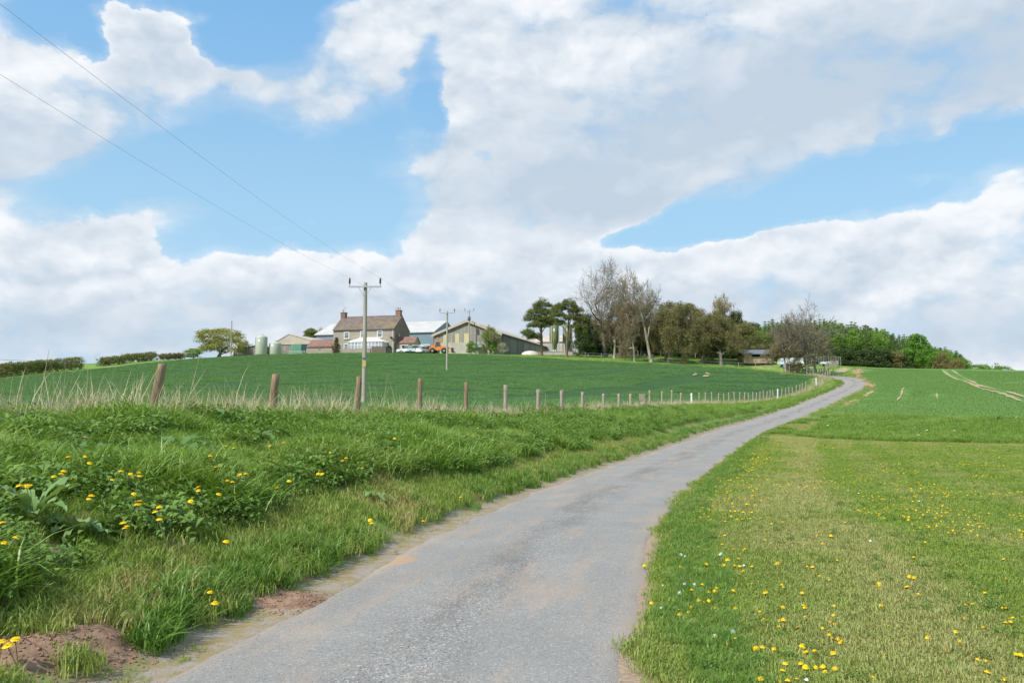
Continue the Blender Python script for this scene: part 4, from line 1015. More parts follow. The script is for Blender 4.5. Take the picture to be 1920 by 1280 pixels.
# ================================================================== farm buildings
ROT = -R(15.6)
def stone_mat(name, c1, c2, c3, sc=2.6, joint=.6):
    m, nt = newmat(name); t = NT(nt); p = t.obj()
    pp = t.mapping(p, (1,1,1.9))
    v = t.voro(pp, sc, 'F1', 'Color'); sp_ = nt.nodes.new('ShaderNodeSeparateColor'); nt.links.new(v, sp_.inputs[0])
    e = t.voro(pp, sc, 'DISTANCE_TO_EDGE', 'Distance')
    col = t.mix(sp_.outputs[0], c1, c2); col = t.mix(t.rng(t.noise(p, .5, 5), .45, .7), col, c3)
    col = t.mix(t.math('MULTIPLY', t.rng(e, .0, .06, 1, 0), joint), col, tuple(q*1.15 for q in c1))
    t.out(col, .9, t.bump(e, .4, .03), .1); return m
def board_mat(name, c1, c2, width=.2, axis=0):
    m, nt = newmat(name); t = NT(nt); p = t.obj(); s_ = nt.nodes.new('ShaderNodeSeparateXYZ'); nt.links.new(p, s_.inputs[0])
    x = t.math('MULTIPLY', t.math('ADD', s_.outputs[0], s_.outputs[1]), 1/width)
    fr = t.math('FRACT', x); wn = nt.nodes.new('ShaderNodeTexWhiteNoise'); wn.noise_dimensions = '1D'; nt.links.new(t.math('FLOOR', x), wn.inputs['W'])
    col = t.mix(wn.outputs[0], c1, c2); col = t.mix(t.rng(t.noise(t.mapping(p, (3,3,.5)), 1.2, 5), .4, .7), col, tuple(q*.7 for q in c1))
    gap = t.rng(t.math('ABSOLUTE', t.math('SUBTRACT', fr, .5)), .40, .47)
    col = t.mix(t.math('MULTIPLY', gap, .75), col, (.05,.045,.04)); t.out(col, .9, t.bump(gap, -.5, .02), .1); return m
def sheet_mat(name, c1, c2, c3=None, pitch=.25):
    m, nt = newmat(name); t = NT(nt); p = t.obj(); s_ = nt.nodes.new('ShaderNodeSeparateXYZ'); nt.links.new(p, s_.inputs[0])
    rib = t.math('SINE', t.math('MULTIPLY', t.math('ADD', s_.outputs[0], s_.outputs[1]), 6.283/pitch))
    col = t.mix(t.rng(t.noise(p, .35, 5), .35, .65), c1, c2)
    if c3: col = t.mix(t.rng(t.noise(t.mapping(p, (1,1,.3)), .8, 5), .5, .7), col, c3)
    t.out(col, .6, t.bump(rib, .35, .02), .25); return m
STONE = stone_mat('house_stone', (.40,.35,.285), (.27,.235,.19), (.34,.30,.245))
STONE_SHADE = stone_mat('shaded_gable_stone', (.27,.22,.165), (.17,.14,.105), (.21,.18,.135))  # house stone again, darkened: the shade on the gable is in the colour
STONEL = stone_mat('outhouse_stone', (.50,.42,.31), (.40,.33,.24), (.45,.38,.28))
GARDENW = stone_mat('garden_wall_stone', (.37,.32,.26), (.22,.19,.16), (.28,.24,.2), 3.2)
PANT = M('pantile_roof', (.23,.185,.155), (.18,.14,.12), 1.2, .85, .15, (1,1,1), .3, .03, 0, .35, .65, (.27,.215,.12), .35)
REDT = M('red_tiles', (.27,.155,.125), (.20,.115,.095), 1.6, .85, .15, (1,1,1), .3, .03)
WHITEF = M('white_frame', (.82,.82,.80), (.76,.76,.74), 3, .4, .4)
CREAM = M('cream_roof', (.84,.80,.70), (.77,.72,.62), 1.5, .5, .3)
GLASS = M('window_glass', (.12,.15,.18), (.20,.24,.27), 1.0, .08, .6)
GLASSC = M('conservatory_glass', (.30,.33,.37), (.42,.43,.44), .8, .1, .5)
STONET = M('stone_dressing', (.52,.46,.36), (.44,.38,.30), 2, .85)
BRICK = stone_mat('chimney_brick', (.30,.18,.135), (.22,.13,.10), (.27,.17,.13), 5)
BRICKD = stone_mat('old_chimney', (.24,.17,.13), (.17,.12,.10), (.2,.15,.12), 5)
POT = M('clay_pot', (.58,.46,.34), (.46,.34,.24), 3)
SLATEB = sheet_mat('blue_grey_cladding', (.20,.27,.32), (.175,.24,.285), None, .3)
ROOFW = sheet_mat('pale_roof_sheet', (.50,.49,.465), (.44,.43,.41), (.53,.52,.50), .4)
ROOFP = sheet_mat('fibre_cement_roof', (.50,.42,.35), (.42,.35,.30), (.55,.48,.41), .3)
BOARD = board_mat('weathered_boarding', (.38,.35,.305), (.275,.25,.215), .3)
BOARDP = board_mat('silvered_boarding', (.36,.31,.28), (.25,.215,.19), .45)
YELP = sheet_mat('yellow_translucent_sheet', (.55,.50,.27), (.47,.43,.24), None, .3)
BLOCK = M('concrete_block', (.48,.44,.38), (.40,.365,.31), .7, .9, .1, (1,1,1), .1, .02)
GREEND = sheet_mat('green_door', (.13,.30,.20), (.11,.25,.17), None, .5)
TEAL = M('dark_teal', (.03,.09,.09), (.02,.06,.06), 2)
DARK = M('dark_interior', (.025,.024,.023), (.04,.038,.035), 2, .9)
DSHEET = sheet_mat('dark_side_sheet', (.16,.145,.135), (.12,.11,.10), (.19,.17,.14), .5)
WARM = board_mat('fresh_boards', (.50,.37,.24), (.42,.30,.19), .25)
SLATER = sheet_mat('slate_grey_roof', (.16,.17,.20), (.13,.14,.165), None, .5)
GREENT = M('tank_green', (.44,.46,.37), (.37,.39,.31), .7, .5, .3, (1,1,.4))
GREENT2 = M('bin_green', (.23,.26,.12), (.19,.22,.10), .7, .45, .35)
LABELW = M('white_label', (.78,.78,.76), (.72,.72,.70), 4, .5)
BLUEG = M('blue_grey_steel', (.32,.42,.48), (.27,.36,.42), 3, .5, .3)
def bthing(name, label, cat, u, Y, z=None, rot=ROT, group=None):
    X = (u-960)/F*Y; return thing(name, label, cat, (X, Y, h1(X, Y) if z is None else z), rot, group)
def loc_x(t_, u):
    """local x (along the front) whose line of sight is photo column u, on the local y=0 plane"""
    X0, Y0 = t_.location[0], t_.location[1]; c, s_ = math.cos(t_.rotation_euler.z), math.sin(t_.rotation_euler.z); k_ = (u-960)/F
    return (k_*Y0-X0)/(c-k_*s_)
def loc_z(t_, v, lx_=0., ly_=0.):
    c, s_ = math.cos(t_.rotation_euler.z), math.sin(t_.rotation_euler.z)
    return Zat(v, t_.location[1]+s_*lx_+c*ly_)-t_.location[2]
def window(parent, x0, x1, z0, z1, y=0., face='-y', mull=1, sill=True, fm=None, gm=None, name='window'):
    """white framed window standing a little proud of the wall, pane and sill as sub-parts"""
    fm = fm or WHITEF; gm = gm or GLASS; fw = .10; m = MB(); d0, d1 = y-.09, y-.01
    for a in ((x0,x1,z0,z0+fw),(x0,x1,z1-fw,z1),(x0,x0+fw,z0+fw,z1-fw),(x1-fw,x1,z0+fw,z1-fw)): m.box(a[0],a[1],d0,d1,a[2],a[3])
    for k_ in range(mull):
        zc = z0+(z1-z0)*(.62 if mull == 1 else (k_+1)/(mull+1)); m.box(x0+fw,x1-fw,d0+.01,d1,zc-.035,zc+.035)
    w_ = m.build(name, fm, parent)
    m = MB(); m.box(x0+fw*.5,x1-fw*.5,y-.05,y-.005,z0+fw*.5,z1-fw*.5); m.build('pane', gm, w_)
    if sill: m = MB(); m.box(x0-.12,x1+.12,y-.14,y-.004,z0-.16,z0-.003); m.build('sill', STONET, w_)
    return w_

# ---- farmhouse
Yh = 178.0; Xr = (738-960)/F*Yh; L = 14.5; D = 8.4
hx, hy = Xr-L*math.cos(ROT), Yh-L*math.sin(ROT)
zh = 12.55
house = thing('farmhouse', 'long two storey stone farmhouse with brown tiled roof and white conservatory', 'house', (hx, hy, zh), ROT)
EH = loc_z(house, 615.8, L, 0); RH = loc_z(house, 593.2, L, D/2)
m = MB(); m.prism([(0,-.6),(D,-.6),(D,EH),(D/2,RH-.1),(0,EH)], 0, L, 'x'); m.build('wall', STONE, house)
m = MB(); m.prism([(-.05,-.5),(D+.03,-.5),(D+.03,EH+.02),(D/2,RH-.08),(-.05,EH+.02)], L, L+.06, 'x'); gw = m.build('gable_wall', STONE_SHADE, house); gw['label'] = 'stone gable end with its shade put into the colour'
m = MB(); ov = .22
for y0_, y1_, z0_, z1_ in ((-ov, D/2, EH-ov*.6, RH),):
    sl_ = (RH-EH)/(D/2)
    m.prism([(-ov,EH-ov*sl_+.02),(D/2,RH+.02),(D/2,RH+.20),(-ov,EH-ov*sl_+.2)], -.12, L+.12, 'x'); m.prism([(D/2,RH+.02),(D+ov,EH-ov*sl_+.02),(D+ov,EH-ov*sl_+.2),(D/2,RH+.20)], -.12, L+.12, 'x')
# rows of tiles as fine ribs along the slope
nrow = 22
for k_ in range(nrow):
    tt = (k_+.5)/nrow; yy_ = -ov+(D/2+ov)*tt; zz_ = EH-ov*sl_+(RH-EH+ov*sl_)*tt+.2
    m.prism([(yy_-.02,zz_-.025),(yy_+.1,zz_+.05),(yy_-.03,zz_+.03)], -.12, L+.12, 'x')
rf_ = m.build('roof', PANT, house)
m = MB(); m.tube([(-.12,D/2,RH+.22),(L+.12,D/2,RH+.22)], .12, 8); m.build('ridge', PANT, rf_)
for xa, mat_, hh, pots in ((.35, BRICKD, 1.15, 1), (L-.75, BRICK, 1.25, 2)):
    m = MB(); m.box(xa-.55,xa+.55,D/2-.5,D/2+.5,RH-.6,RH+hh); m.box(xa-.64,xa+.64,D/2-.58,D/2+.58,RH+hh,RH+hh+.14); ch = m.build('chimney', mat_, rf_)
    m = MB()
    for k_ in range(pots): m.lathe([(.16,RH+hh+.14),(.13,RH+hh+.75),(.16,RH+hh+.8),(.12,RH+hh+.8)], 10, (xa-.2+.45*k_, D/2))
    # pots
    m.build('chimney_pot', POT, rf_)
m = MB(); m.tube([(.6,D/2,RH+1.2),(.6,D/2,RH+2.6)], .025, 5); m.tube([(.2,D/2,RH+2.45),(1.0,D/2,RH+2.45)], .015, 4); m.tube([(.3,D/2,RH+2.2),(.9,D/2,RH+2.2)], .015, 4); m.build('aerial', DGREY, rf_)
m = MB(); m.tube([(L-1.3,D/2-.5,RH+.2),(L-1.3,D/2-.5,RH+1.9)], .02, 5); m.tube([(L-1.7,D/2-.5,RH+1.8),(L-.9,D/2-.5,RH+1.8)], .015, 4); m.build('aerial', DGREY, rf_)
m = MB(); m.box(-.05,L+.05,-.30,-.20,EH-.14,EH-.02); m.build('gutter', DGREY, house)
m = MB(); m.tube([(L-.25,-.08,EH-.1),(L-.25,-.08,0)], .05, 6); m.build('downpipe', WHITEF, house)
for (u0,u1,v0,v1) in ((644.5,653.5,623,635),(675.5,684.5,621,633.5),(707,716,619.5,632.5),(644.5,653.5,644.5,658)):
    xa, xb = loc_x(house, u0), loc_x(house, u1); za, zb_ = loc_z(house, v1, xa), loc_z(house, v0, xa)
    w_ = window(house, xa, xb, za, zb_)
    m = MB(); m.box(xa-.14,xb+.14,-.05,-.002,zb_+.003,zb_+.24); m.box(xa-.22,xa-.003,-.04,-.002,za,zb_); m.box(xb+.003,xb+.22,-.04,-.002,za,zb_); m.build('surround', STONET, w_)
# conservatory
xa, xb = loc_x(house, 663), loc_x(house, 725)+.2; ze = loc_z(house, 641.5, xa, -2.6); dp = 3.0; zr_ = loc_z(house, 633.5, (xa+xb)/2, -1.2)
cons = MB(); nb = 10; wd = xb-xa
cons.box(xa,xb,-dp,-dp+.08,ze-.16,ze); cons.box(xa,xb,-dp,-dp+.08,.0,.35); cons.box(xa,xb,-dp+.002,-dp+.078,ze-.75,ze-.66)
cons.box(xb-.08,xb,-dp+.08,0,ze-.16,ze); cons.box(xb-.08,xb,-dp+.08,0,0,.35); cons.box(xb-.078,xb-.002,-dp+.08,0,ze-.75,ze-.66); cons.box(xa,xa+.08,-dp+.08,0,ze-.16,ze); cons.box(xa,xa+.08,-dp+.08,0,0,.35)
for k_ in range(nb+1):
    x_ = xa+wd*k_/nb; cons.box(max(xa,x_-.07),min(xb,x_+.07),-dp-.01,-dp+.09,0.002,ze-.002)
for k_ in range(1, 4):
    y_ = -dp+dp*k_/4; cons.box(xb-.09,xb+.01,y_-.06,y_+.06,0.002,ze-.002)
cs_ = cons.build('conservatory', WHITEF, house)
m = MB(); m.box(xa+.03,xb-.03,-dp+.03,-dp+.05,.3,ze-.1); m.box(xb-.05,xb-.03,-dp+.05,-.02,.3,ze-.1); m.build('pane', GLASSC, cs_)
m = MB(); hp = 1.9; m.add([(xa-.1,-dp-.12,ze),(xb+.1,-dp-.12,ze),(xb+.1,0,ze),(xa-.1,0,ze),(xa+hp,-1.3,zr_),(xb-hp,-1.3,zr_),(xb-hp,-.01,zr_),(xa+hp,-.01,zr_)], [(0,1,5,4),(1,2,6,5),(0,4,7,3),(4,5,6,7),(0,3,2,1)], 0)
for k_ in range(1, 14):
    x_ = xa+wd*k_/14; tx = min(max(x_, xa+hp), xb-hp) if False else x_
    if xa+hp < x_ < xb-hp: m.tube([(x_,-dp-.12,ze+.01),(x_,-1.3,zr_+.01)], .03, 4)
m.build('roof', CREAM, cs_)
m = MB()
for k_ in range(15): m.add([(xa+hp+(wd-2*hp)*(k_-.35)/14,-1.3,zr_),(xa+hp+(wd-2*hp)*(k_+.35)/14,-1.3,zr_),(xa+hp+(wd-2*hp)*k_/14,-1.3,zr_+.28)], [(0,1,2)]); m.add([(xa+hp+(wd-2*hp)*(k_-.35)/14,-1.27,zr_),(xa+hp+(wd-2*hp)*k_/14,-1.27,zr_+.28),(xa+hp+(wd-2*hp)*(k_+.35)/14,-1.27,zr_)], [(0,1,2)])
m.build('ridge_crest', CREAM, cs_)
# porch on the gable
m = MB(); px0, px1, py0, py1 = L+.06, L+4.2, 1.2, 4.4; pe = loc_z(house, 642.5, L+2, 1.2); pr_ = loc_z(house, 632.5, L+2, 2.8)
m.prism([(py0,-.3),(py1,-.3),(py1,pe),((py0+py1)/2,pr_-.12),(py0,pe)], px0, px1, 'x'); po = m.build('porch', STONEL, house)
m = MB(); m.prism([(py0-.2,pe-.15),((py0+py1)/2,pr_),((py0+py1)/2,pr_+.15),(py0-.2,pe)], px0, px1+.15, 'x'); m.prism([((py0+py1)/2,pr_),(py1+.2,pe-.15),(py1+.2,pe),((py0+py1)/2,pr_+.15)], px0, px1+.15, 'x'); m.build('roof', REDT, po)
window(house, px0+1.2, px1-.9, .55, pe-.45, py0, mull=1, sill=False, gm=DARK)
for px_, pz_, nm in ((loc_x(house, 734), loc_z(house, 632, L), 'hanging_basket'), (loc_x(house, 731.5), loc_z(house, 649.5, L), 'hanging_basket')):
    m = MB(); m.lathe([(.0005,pz_-.32),(.2,pz_-.24),(.34,pz_),(.0005,pz_+.08)], 10, (px_,-.38)); m.tube([(px_,-.38,pz_),(px_,-.02,pz_+.3)], .02, 4); m.build(nm, DARK, house)
m = MB(); zs = loc_z(house, 628.5, L, 2); m.lathe([(.0005,zs),(.32,zs+.07),(.36,zs+.12)], 14, (0,0)); sd_ = m.build('satellite_dish', STEEL, house); sd_.matrix_local = Matrix.Translation((L+.42,1.6,zs)) @ Matrix.Rotation(R(70),4,'Y') @ Matrix.Translation((0,0,-zs))

# ---- garden walls in front of the house
def wall_run(name, label, pix, h, th_, mat, seed=0):
    m = MB(); pts = [((u-960)/F*Y, Y) for u, Y in pix]; q = random.Random(seed)
    N = int(sum(math.hypot(b[0]-a[0], b[1]-a[1]) for a, b in zip(pts, pts[1:]))/.8)+1
    cum = np.r_[0, np.cumsum([math.hypot(b[0]-a[0], b[1]-a[1]) for a, b in zip(pts, pts[1:])])]
    ss_ = np.linspace(0, cum[-1], N+1); xs = np.interp(ss_, cum, [p[0] for p in pts]); ys = np.interp(ss_, cum, [p[1] for p in pts]); prev = None
    vs = []
    for i in range(N+1):
        a, b = max(i-1, 0), min(i+1, N); tx, ty = xs[b]-xs[a], ys[b]-ys[a]; l = math.hypot(tx, ty); nx, ny = -ty/l*th_/2, tx/l*th_/2
        z = h1(xs[i], ys[i]); t_ = h*(1+q.uniform(-.10,.10))
        vs += [(xs[i]-nx,ys[i]-ny,z-.3),(xs[i]-nx,ys[i]-ny,z+t_),(xs[i]+nx,ys[i]+ny,z+t_),(xs[i]+nx,ys[i]+ny,z-.3)]
    fs = [(0,1,2,3), tuple(4*N+k_ for k_ in (3,2,1,0))]
    for i in range(N):
        for k_ in range(3): fs.append((4*i+k_, 4*(i+1)+k_, 4*(i+1)+k_+1, 4*i+k_+1))
    m.add(vs, fs, 0); return tag(m.build(name, mat), label, 'wall')
wall_run('garden_wall', 'low rough stone wall between the crop and the farmhouse garden', [(574,179.5),(622,177.6),(694,174.6)], 1.05, .45, GARDENW)
wall_run('garden_wall', 'taller dark stone garden wall in front of the conservatory', [(697,174.5),(724,172.6)], 1.55, .45, stone_mat('dark_wall_stone', (.17,.14,.115), (.11,.09,.075), (.13,.11,.09), 3), 4)

# ---- red roofed outhouse left of the house
oh = bthing('outhouse', 'low stone outhouse with red tiled roof against the left end of the farmhouse', 'outbuilding', 576, 185.2, 12.7)
w0 = loc_x(oh, 624)-.3; ez = loc_z(oh, 650, 2, 0); rz_ = loc_z(oh, 637.5, 3, 2.5)
m = MB(); m.prism([(0,-.5),(5,-.5),(5,ez),(2.5,rz_-.1),(0,ez)], 0, w0, 'x'); m.build('wall', STONEL, oh)
m = MB(); m.prism([(-.25,ez-.12),(2.5,rz_),(2.5,rz_+.16),(-.25,ez+.08)], -.2, w0, 'x'); m.prism([(2.5,rz_),(5.25,ez-.12),(5.25,ez+.08),(2.5,rz_+.16)], -.2, w0, 'x'); m.build('roof', REDT, oh)
xc, zc = loc_x(oh, 599), loc_z(oh, 656, 2, 0); m = MB()
ring = [(xc+.36*math.cos(a), -.07, zc+.36*math.sin(a)) for a in np.linspace(0, 2*math.pi, 21)]; m.tube(ring, .05, 5, 0, False)
for k_ in range(3): a = math.pi*k_/3; m.tube([(xc-.34*math.cos(a),-.06,zc-.34*math.sin(a)),(xc+.34*math.cos(a),-.06,zc+.34*math.sin(a))], .025, 4)
m.build('cart_wheel', BOARD, oh)

# ---- hipped barn with the green door
gb = bthing('green_door_barn', 'barn with pinkish sheeted gable and green sliding door', 'barn', 518, 190, 12.8)
wB = loc_x(gb, 581); e_ = loc_z(gb, 645.5, wB/2, 0); ek = loc_z(gb, 640, wB/2, 0); ap = loc_z(gb, 626.8, 4, 0); D_ = 22; xm = loc_x(gb, 540)
m = MB(); m.prism([(0,-.5),(wB,-.5),(wB,e_),(0,e_)], .15, D_, 'y'); m.build('wall', BOARDP, gb)
m = MB(); m.prism([(-1.2,e_),(wB+.1,e_),(wB+.1,ek+.1),(xm,ap),(-1.2,ek-.6)], 0, .15, 'y'); m.build('gable_sheet', ROOFP, gb)
m = MB(); m.prism([(-1.5,ek-.65),(xm,ap+.02),(xm,ap+.15),(-1.5,ek-.5)], -.1, D_, 'y'); m.prism([(xm,ap+.02),(wB+1.2,ek-.2),(wB+1.2,ek-.05),(xm,ap+.15)], -.1, D_, 'y'); m.build('roof', ROOFP, gb)
m = MB(); m.box(loc_x(gb, 544),loc_x(gb, 564),-.02,.14,.0,e_-.05); m.build('sliding_door', GREEND, gb)
m = MB(); m.box(loc_x(gb, 564.2),loc_x(gb, 573),.04,.145,.0,e_-.05); m.build('doorway', TEAL, gb)
# pen rail in front
pr = bthing('metal_hurdle', 'low pale metal hurdle fence in front of the green barn door', 'fence', 526, 183.5)
wl = loc_x(pr, 571); m = MB()
for k_ in range(8): m.tube([(wl*k_/7,0,-.2),(wl*k_/7,0,.95)], .045, 5)
m.build('post', STEEL, pr); m = MB()
for z_ in (.35,.65,.92): m.tube([(0,0,z_),(wl,0,z_)], .035, 5)
m.build('rail', STEEL, pr)

# ---- boarded lean-to on the left
lt = bthing('boarded_shed', 'long low shed of grey vertical boards with sloping white edged roof left of the tanks', 'shed', 435.5, 186, None, -R(4))
wl = loc_x(lt, 481); a_ = loc_z(lt, 655, 0, 0); b_ = loc_z(lt, 647, wl, 0); z0_ = loc_z(lt, 665.5, 2, 0); 
m = MB(); m.prism([(0,z0_),(wl,z0_),(wl,b_),(0,a_)], 0, 9, 'y'); m.build('wall', BOARDP, lt)
m = MB(); m.prism([(-.2,a_),(wl+.1,b_),(wl+.1,b_+.16),(-.2,a_+.16)], -.25, 9.2, 'y'); m.build('roof', ROOFW, lt)
m = MB(); m.box(-.03,.18,-.06,.0,z0_-.3,a_-.01); m.build('corner_board', WHITEF, lt)
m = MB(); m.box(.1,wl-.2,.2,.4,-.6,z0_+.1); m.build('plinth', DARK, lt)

# ---- storage tanks
def tank(label, u0, u1, vt, vb, Y):
    X = ((u0+u1)/2-960)/F*Y; r_ = (u1-u0)/2/F*Y; z0 = h1(X, Y); zb_ = Zat(vb, Y)-z0; zt = Zat(vt, Y)-z0
    t_ = thing('storage_tank', label, 'tank', (X, Y, z0), 0, 'round storage tanks')
    m = MB(); m.lathe([(.0005,zb_),(r_*.97,zb_),(r_,zb_+.1),(r_,zt-.35),(r_*.95,zt-.2),(r_*.55,zt+.12),(r_*.2,zt+.22),(.0005,zt+.22)], 28); m.build('shell', GREENT, t_)
    m = MB(); m.lathe([(r_*.22,zt+.18),(r_*.22,zt+.42),(.0005,zt+.46)], 12); m.build('lid', GREENT, t_)
    m = MB(); zl = zt-(zt-zb_)*.27; k_ = 6
    vs = []
    for i in range(k_+1):
        a = -math.pi/2-.38+.45*i/k_; vs += [((r_+.015)*math.cos(a), (r_+.015)*math.sin(a), zl-.22), ((r_+.015)*math.cos(a), (r_+.015)*math.sin(a), zl+.28)]
    m.add(vs, [(2*i, 2*i+2, 2*i+3, 2*i+1) for i in range(k_)]); m.build('label_plate', LABELW, t_)
    for k_ in range(6):
        a = 2*math.pi*k_/6+.3; m = MB(); m.tube([(r_*.85*math.cos(a), r_*.85*math.sin(a), -.3), (r_*.85*math.cos(a), r_*.85*math.sin(a), zb_+.02)], .08, 6); m.build('leg', GREENT, t_)
    return t_, r_, zt
ta, ra, za = tank('tall pale green round tank beside a blue grey post', 478.5, 500, 630, 665, 181)
m = MB(); m.tube([(-ra-.05,-.15,-.3),(-ra-.05,-.15,za-.25),(-ra*.5,-.1,za+.15)], .10, 6); m.build('ladder_pipe', BLUEG, ta)
tank('shorter pale green round tank right of the tall one', 503.5, 526, 642, 665, 182)

# ---- big blue grey building behind the house
bb = bthing('portal_frame_building', 'large blue grey clad building with pale roof behind the farmhouse', 'barn', 591, 214, 13.2)
wB = loc_x(bb, 812); ez = loc_z(bb, 622.3, wB, 0); Db = 18; rz_ = loc_z(bb, 602.6, wB, Db/2)
m = MB(); m.prism([(0,-.5),(Db,-.5),(Db,ez),(Db/2,rz_-.1),(0,ez)], 0, wB, 'x'); m.build('wall', SLATEB, bb)
m = MB(); m.prism([(-.4,ez-.1),(Db/2,rz_),(Db/2,rz_+.18),(-.4,ez+.08)], -.3, wB+.35, 'x'); m.prism([(Db/2,rz_),(Db+.4,ez-.1),(Db+.4,ez+.08),(Db/2,rz_+.18)], -.3, wB+.35, 'x'); rf_ = m.build('roof', ROOFW, bb)
ROOFL = M('roof_light', (.50,.49,.45), (.44,.43,.40), 1); sl_ = (rz_-ez)/(Db/2)
for k_ in range(5):
    xa = wB-5-k_*6.4; m = MB(); ya, yb = 2.2+2.5*(k_ % 2), 4.6+2.5*(k_ % 2)
    m.add([(xa,ya,ez+.115+sl_*ya),(xa+1.1,ya,ez+.115+sl_*ya),(xa+1.1,yb,ez+.115+sl_*yb),(xa,yb,ez+.115+sl_*yb)], [(0,1,2,3)]); m.build('roof_light', ROOFL, rf_)
m = MB(); m.box(wB-5.5,wB-.8,-.06,-.005,0,loc_z(bb, 645.5, wB, 0)); m.build('doorway', DARK, bb)
m = MB(); m.box(wB-5.5,wB-.8,-.12,-.065,loc_z(bb, 649.5, wB, 0),loc_z(bb, 644.5, wB, 0)); m.build('roller_door', M('pale_blue_shutter', (.48,.54,.58), (.42,.48,.52), 2), bb)

# ---- timber barn with yellow panels
tb = bthing('timber_barn', 'big barn with grey boarded gable, yellow panels and a long dark side', 'barn', 814, 185.2, 12.9)
wB = loc_x(tb, 938); e0 = loc_z(tb, 628.5, 0, 0); e1_ = loc_z(tb, 622.5, wB, 0); ap = loc_z(tb, 601, wB/2, 0); xm = loc_x(tb, 876.5); eM = (e0+e1_)/2; zb_ = loc_z(tb, 641.5, wB/2, 0); LB = 45
m = MB(); m.prism([(0,-.5),(wB,-.5),(wB,eM),(xm,ap-.15),(0,eM)], .1, LB, 'y'); m.build('wall', DSHEET, tb)
m = MB(); m.prism([(.02,zb_),(wB-.02,zb_),(wB-.02,eM),(xm,ap-.12),(.02,eM)], -.02, .098, 'y'); m.build('gable_boarding', BOARD, tb)
m = MB(); m.box(0,wB,-.10,.098,-.5,zb_-.003); m.build('block_wall', BLOCK, tb)
m = MB(); m.prism([(-.5,eM-.25),(xm,ap),(xm,ap+.22),(-.5,eM-.03)], -.5, LB+.3, 'y'); m.prism([(xm,ap),(wB+.5,eM-.25),(wB+.5,eM-.03),(xm,ap+.22)], -.5, LB+.3, 'y'); m.build('roof', ROOFP, tb)
m = MB(); m.prism([(-.52,eM-.27),(xm,ap-.02),(xm,ap-.36),(-.52,eM-.6)][::-1], -.55, -.44, 'y'); m.prism([(xm,ap-.02),(wB+.52,eM-.27),(wB+.52,eM-.6),(xm,ap-.36)][::-1], -.55, -.44, 'y'); m.build('barge_board', STONET, tb)
for ua, ub in ((830.5,838.5),(853,861),(870,878.5)):
    m = MB(); m.box(loc_x(tb, ua),loc_x(tb, ub),-.06,-.025,zb_,loc_z(tb, 625, wB/2, 0)); m.build('translucent_panel', YELP, tb)
m = MB(); zq = loc_z(tb, 625, wB/2, 0); m.box(loc_x(tb, 823),wB,-.05,-.03,zq-.05,zq+.05); m.box(loc_x(tb,846.5),loc_x(tb,848),-.12,-.03,-.2,zq); m.build('batten', STONET, tb)
for k_, mt in enumerate([DSHEET, BOARD, DSHEET, BOARD, BOARDP, BOARD, DSHEET]):
    y0_ = 2+k_*6; m = MB(); m.box(wB+.005,wB+.07,y0_,y0_+5.7,.2,eM-.35); m.build('side_panel', mt, tb)
m = MB(); m.box(loc_x(tb, 892),loc_x(tb, 908),-1.5,-.12,1.55,2.3); m.build('lean_to_roof', BLUEG, tb)
# ---- pale low building behind the feed bins
lw = bthing('low_store', 'low pale building with weathered roof behind the feed bins', 'barn', 978, 225, 12.6)
wl = loc_x(lw, 1062); e_ = loc_z(lw, 641, 4, 0); r_ = loc_z(lw, 631, 4, 4)
m = MB(); m.prism([(0,-.5),(8,-.5),(8,e_),(4,r_-.1),(0,e_)], 0, wl, 'x'); m.build('wall', BLOCK, lw)
m = MB(); m.prism([(-.3,e_-.1),(4,r_),(4,r_+.2),(-.3,e_+.08)], -.2, wl+.2, 'x'); m.prism([(4,r_),(8.3,e_-.1),(8.3,e_+.08),(4,r_+.2)], -.2, wl+.2, 'x'); m.build('roof', ROOFP, lw)
# ---- feed bins
def feed_bin(label, uc, Y):
    X = (uc-960)/F*Y; z0 = h1(X, Y); t_ = thing('feed_bin', label, 'silo', (X, Y, z0), 0, 'conical feed bins on legs')
    z = lambda v: Zat(v, Y)-z0
    r_ = 9/F*Y
    m = MB(); m.lathe([(.0005,z(605)),(r_*.3,z(605.5)),(r_*.95,z(610)),(r_,z(612)),(r_,z(636)),(r_*.35,z(653)),(r_*.3,z(655.5)),(.0005,z(655.5))], 24); m.build('hopper', GREENT2, t_)
    for k_ in range(4):
        a = math.pi/4+math.pi/2*k_+.25; m = MB(); m.tube([(r_*1.08*math.cos(a), r_*1.08*math.sin(a), -.3), (r_*1.08*math.cos(a), r_*1.08*math.sin(a), z(611))], .09, 6); m.build('leg', STEEL, t_)
    m = MB(); m.box(-.30,.08,-r_-.03,-r_-.005,z(622),z(616.5)); m.build('label_plate', LABELW, t_)
    m = MB(); m.tube([(-.1,-r_-.02,z(622.5)),(-.1,-r_-.02,z(637)),(-.05,-r_*.45,z(652))], .05, 5); m.build('sight_strip', M('tan_strip', (.55,.45,.2), None, 3), t_)
    m = MB(); m.box(-.35,.35,-.35,.35,z(659),z(655.7)); m.build('outlet_box', LABELW, t_)
feed_bin('left of two green feed bins standing on legs under the pines', 1039.5, 184); feed_bin('right green feed bin partly behind a pine trunk', 1064.5, 186)
m = MB()
cw = bthing('concrete_wall', 'low pale concrete wall at the foot of the feed bins', 'wall', 985, 181.5, None, -R(3)); wl = loc_x(cw, 1075); m.box(0,wl,0,.25,-.4,.75); m.build('wall', BLOCK, cw)
m = MB(); m.box(0,wl,-.06,.31,.755,.83); m.build('coping', STEEL, cw)
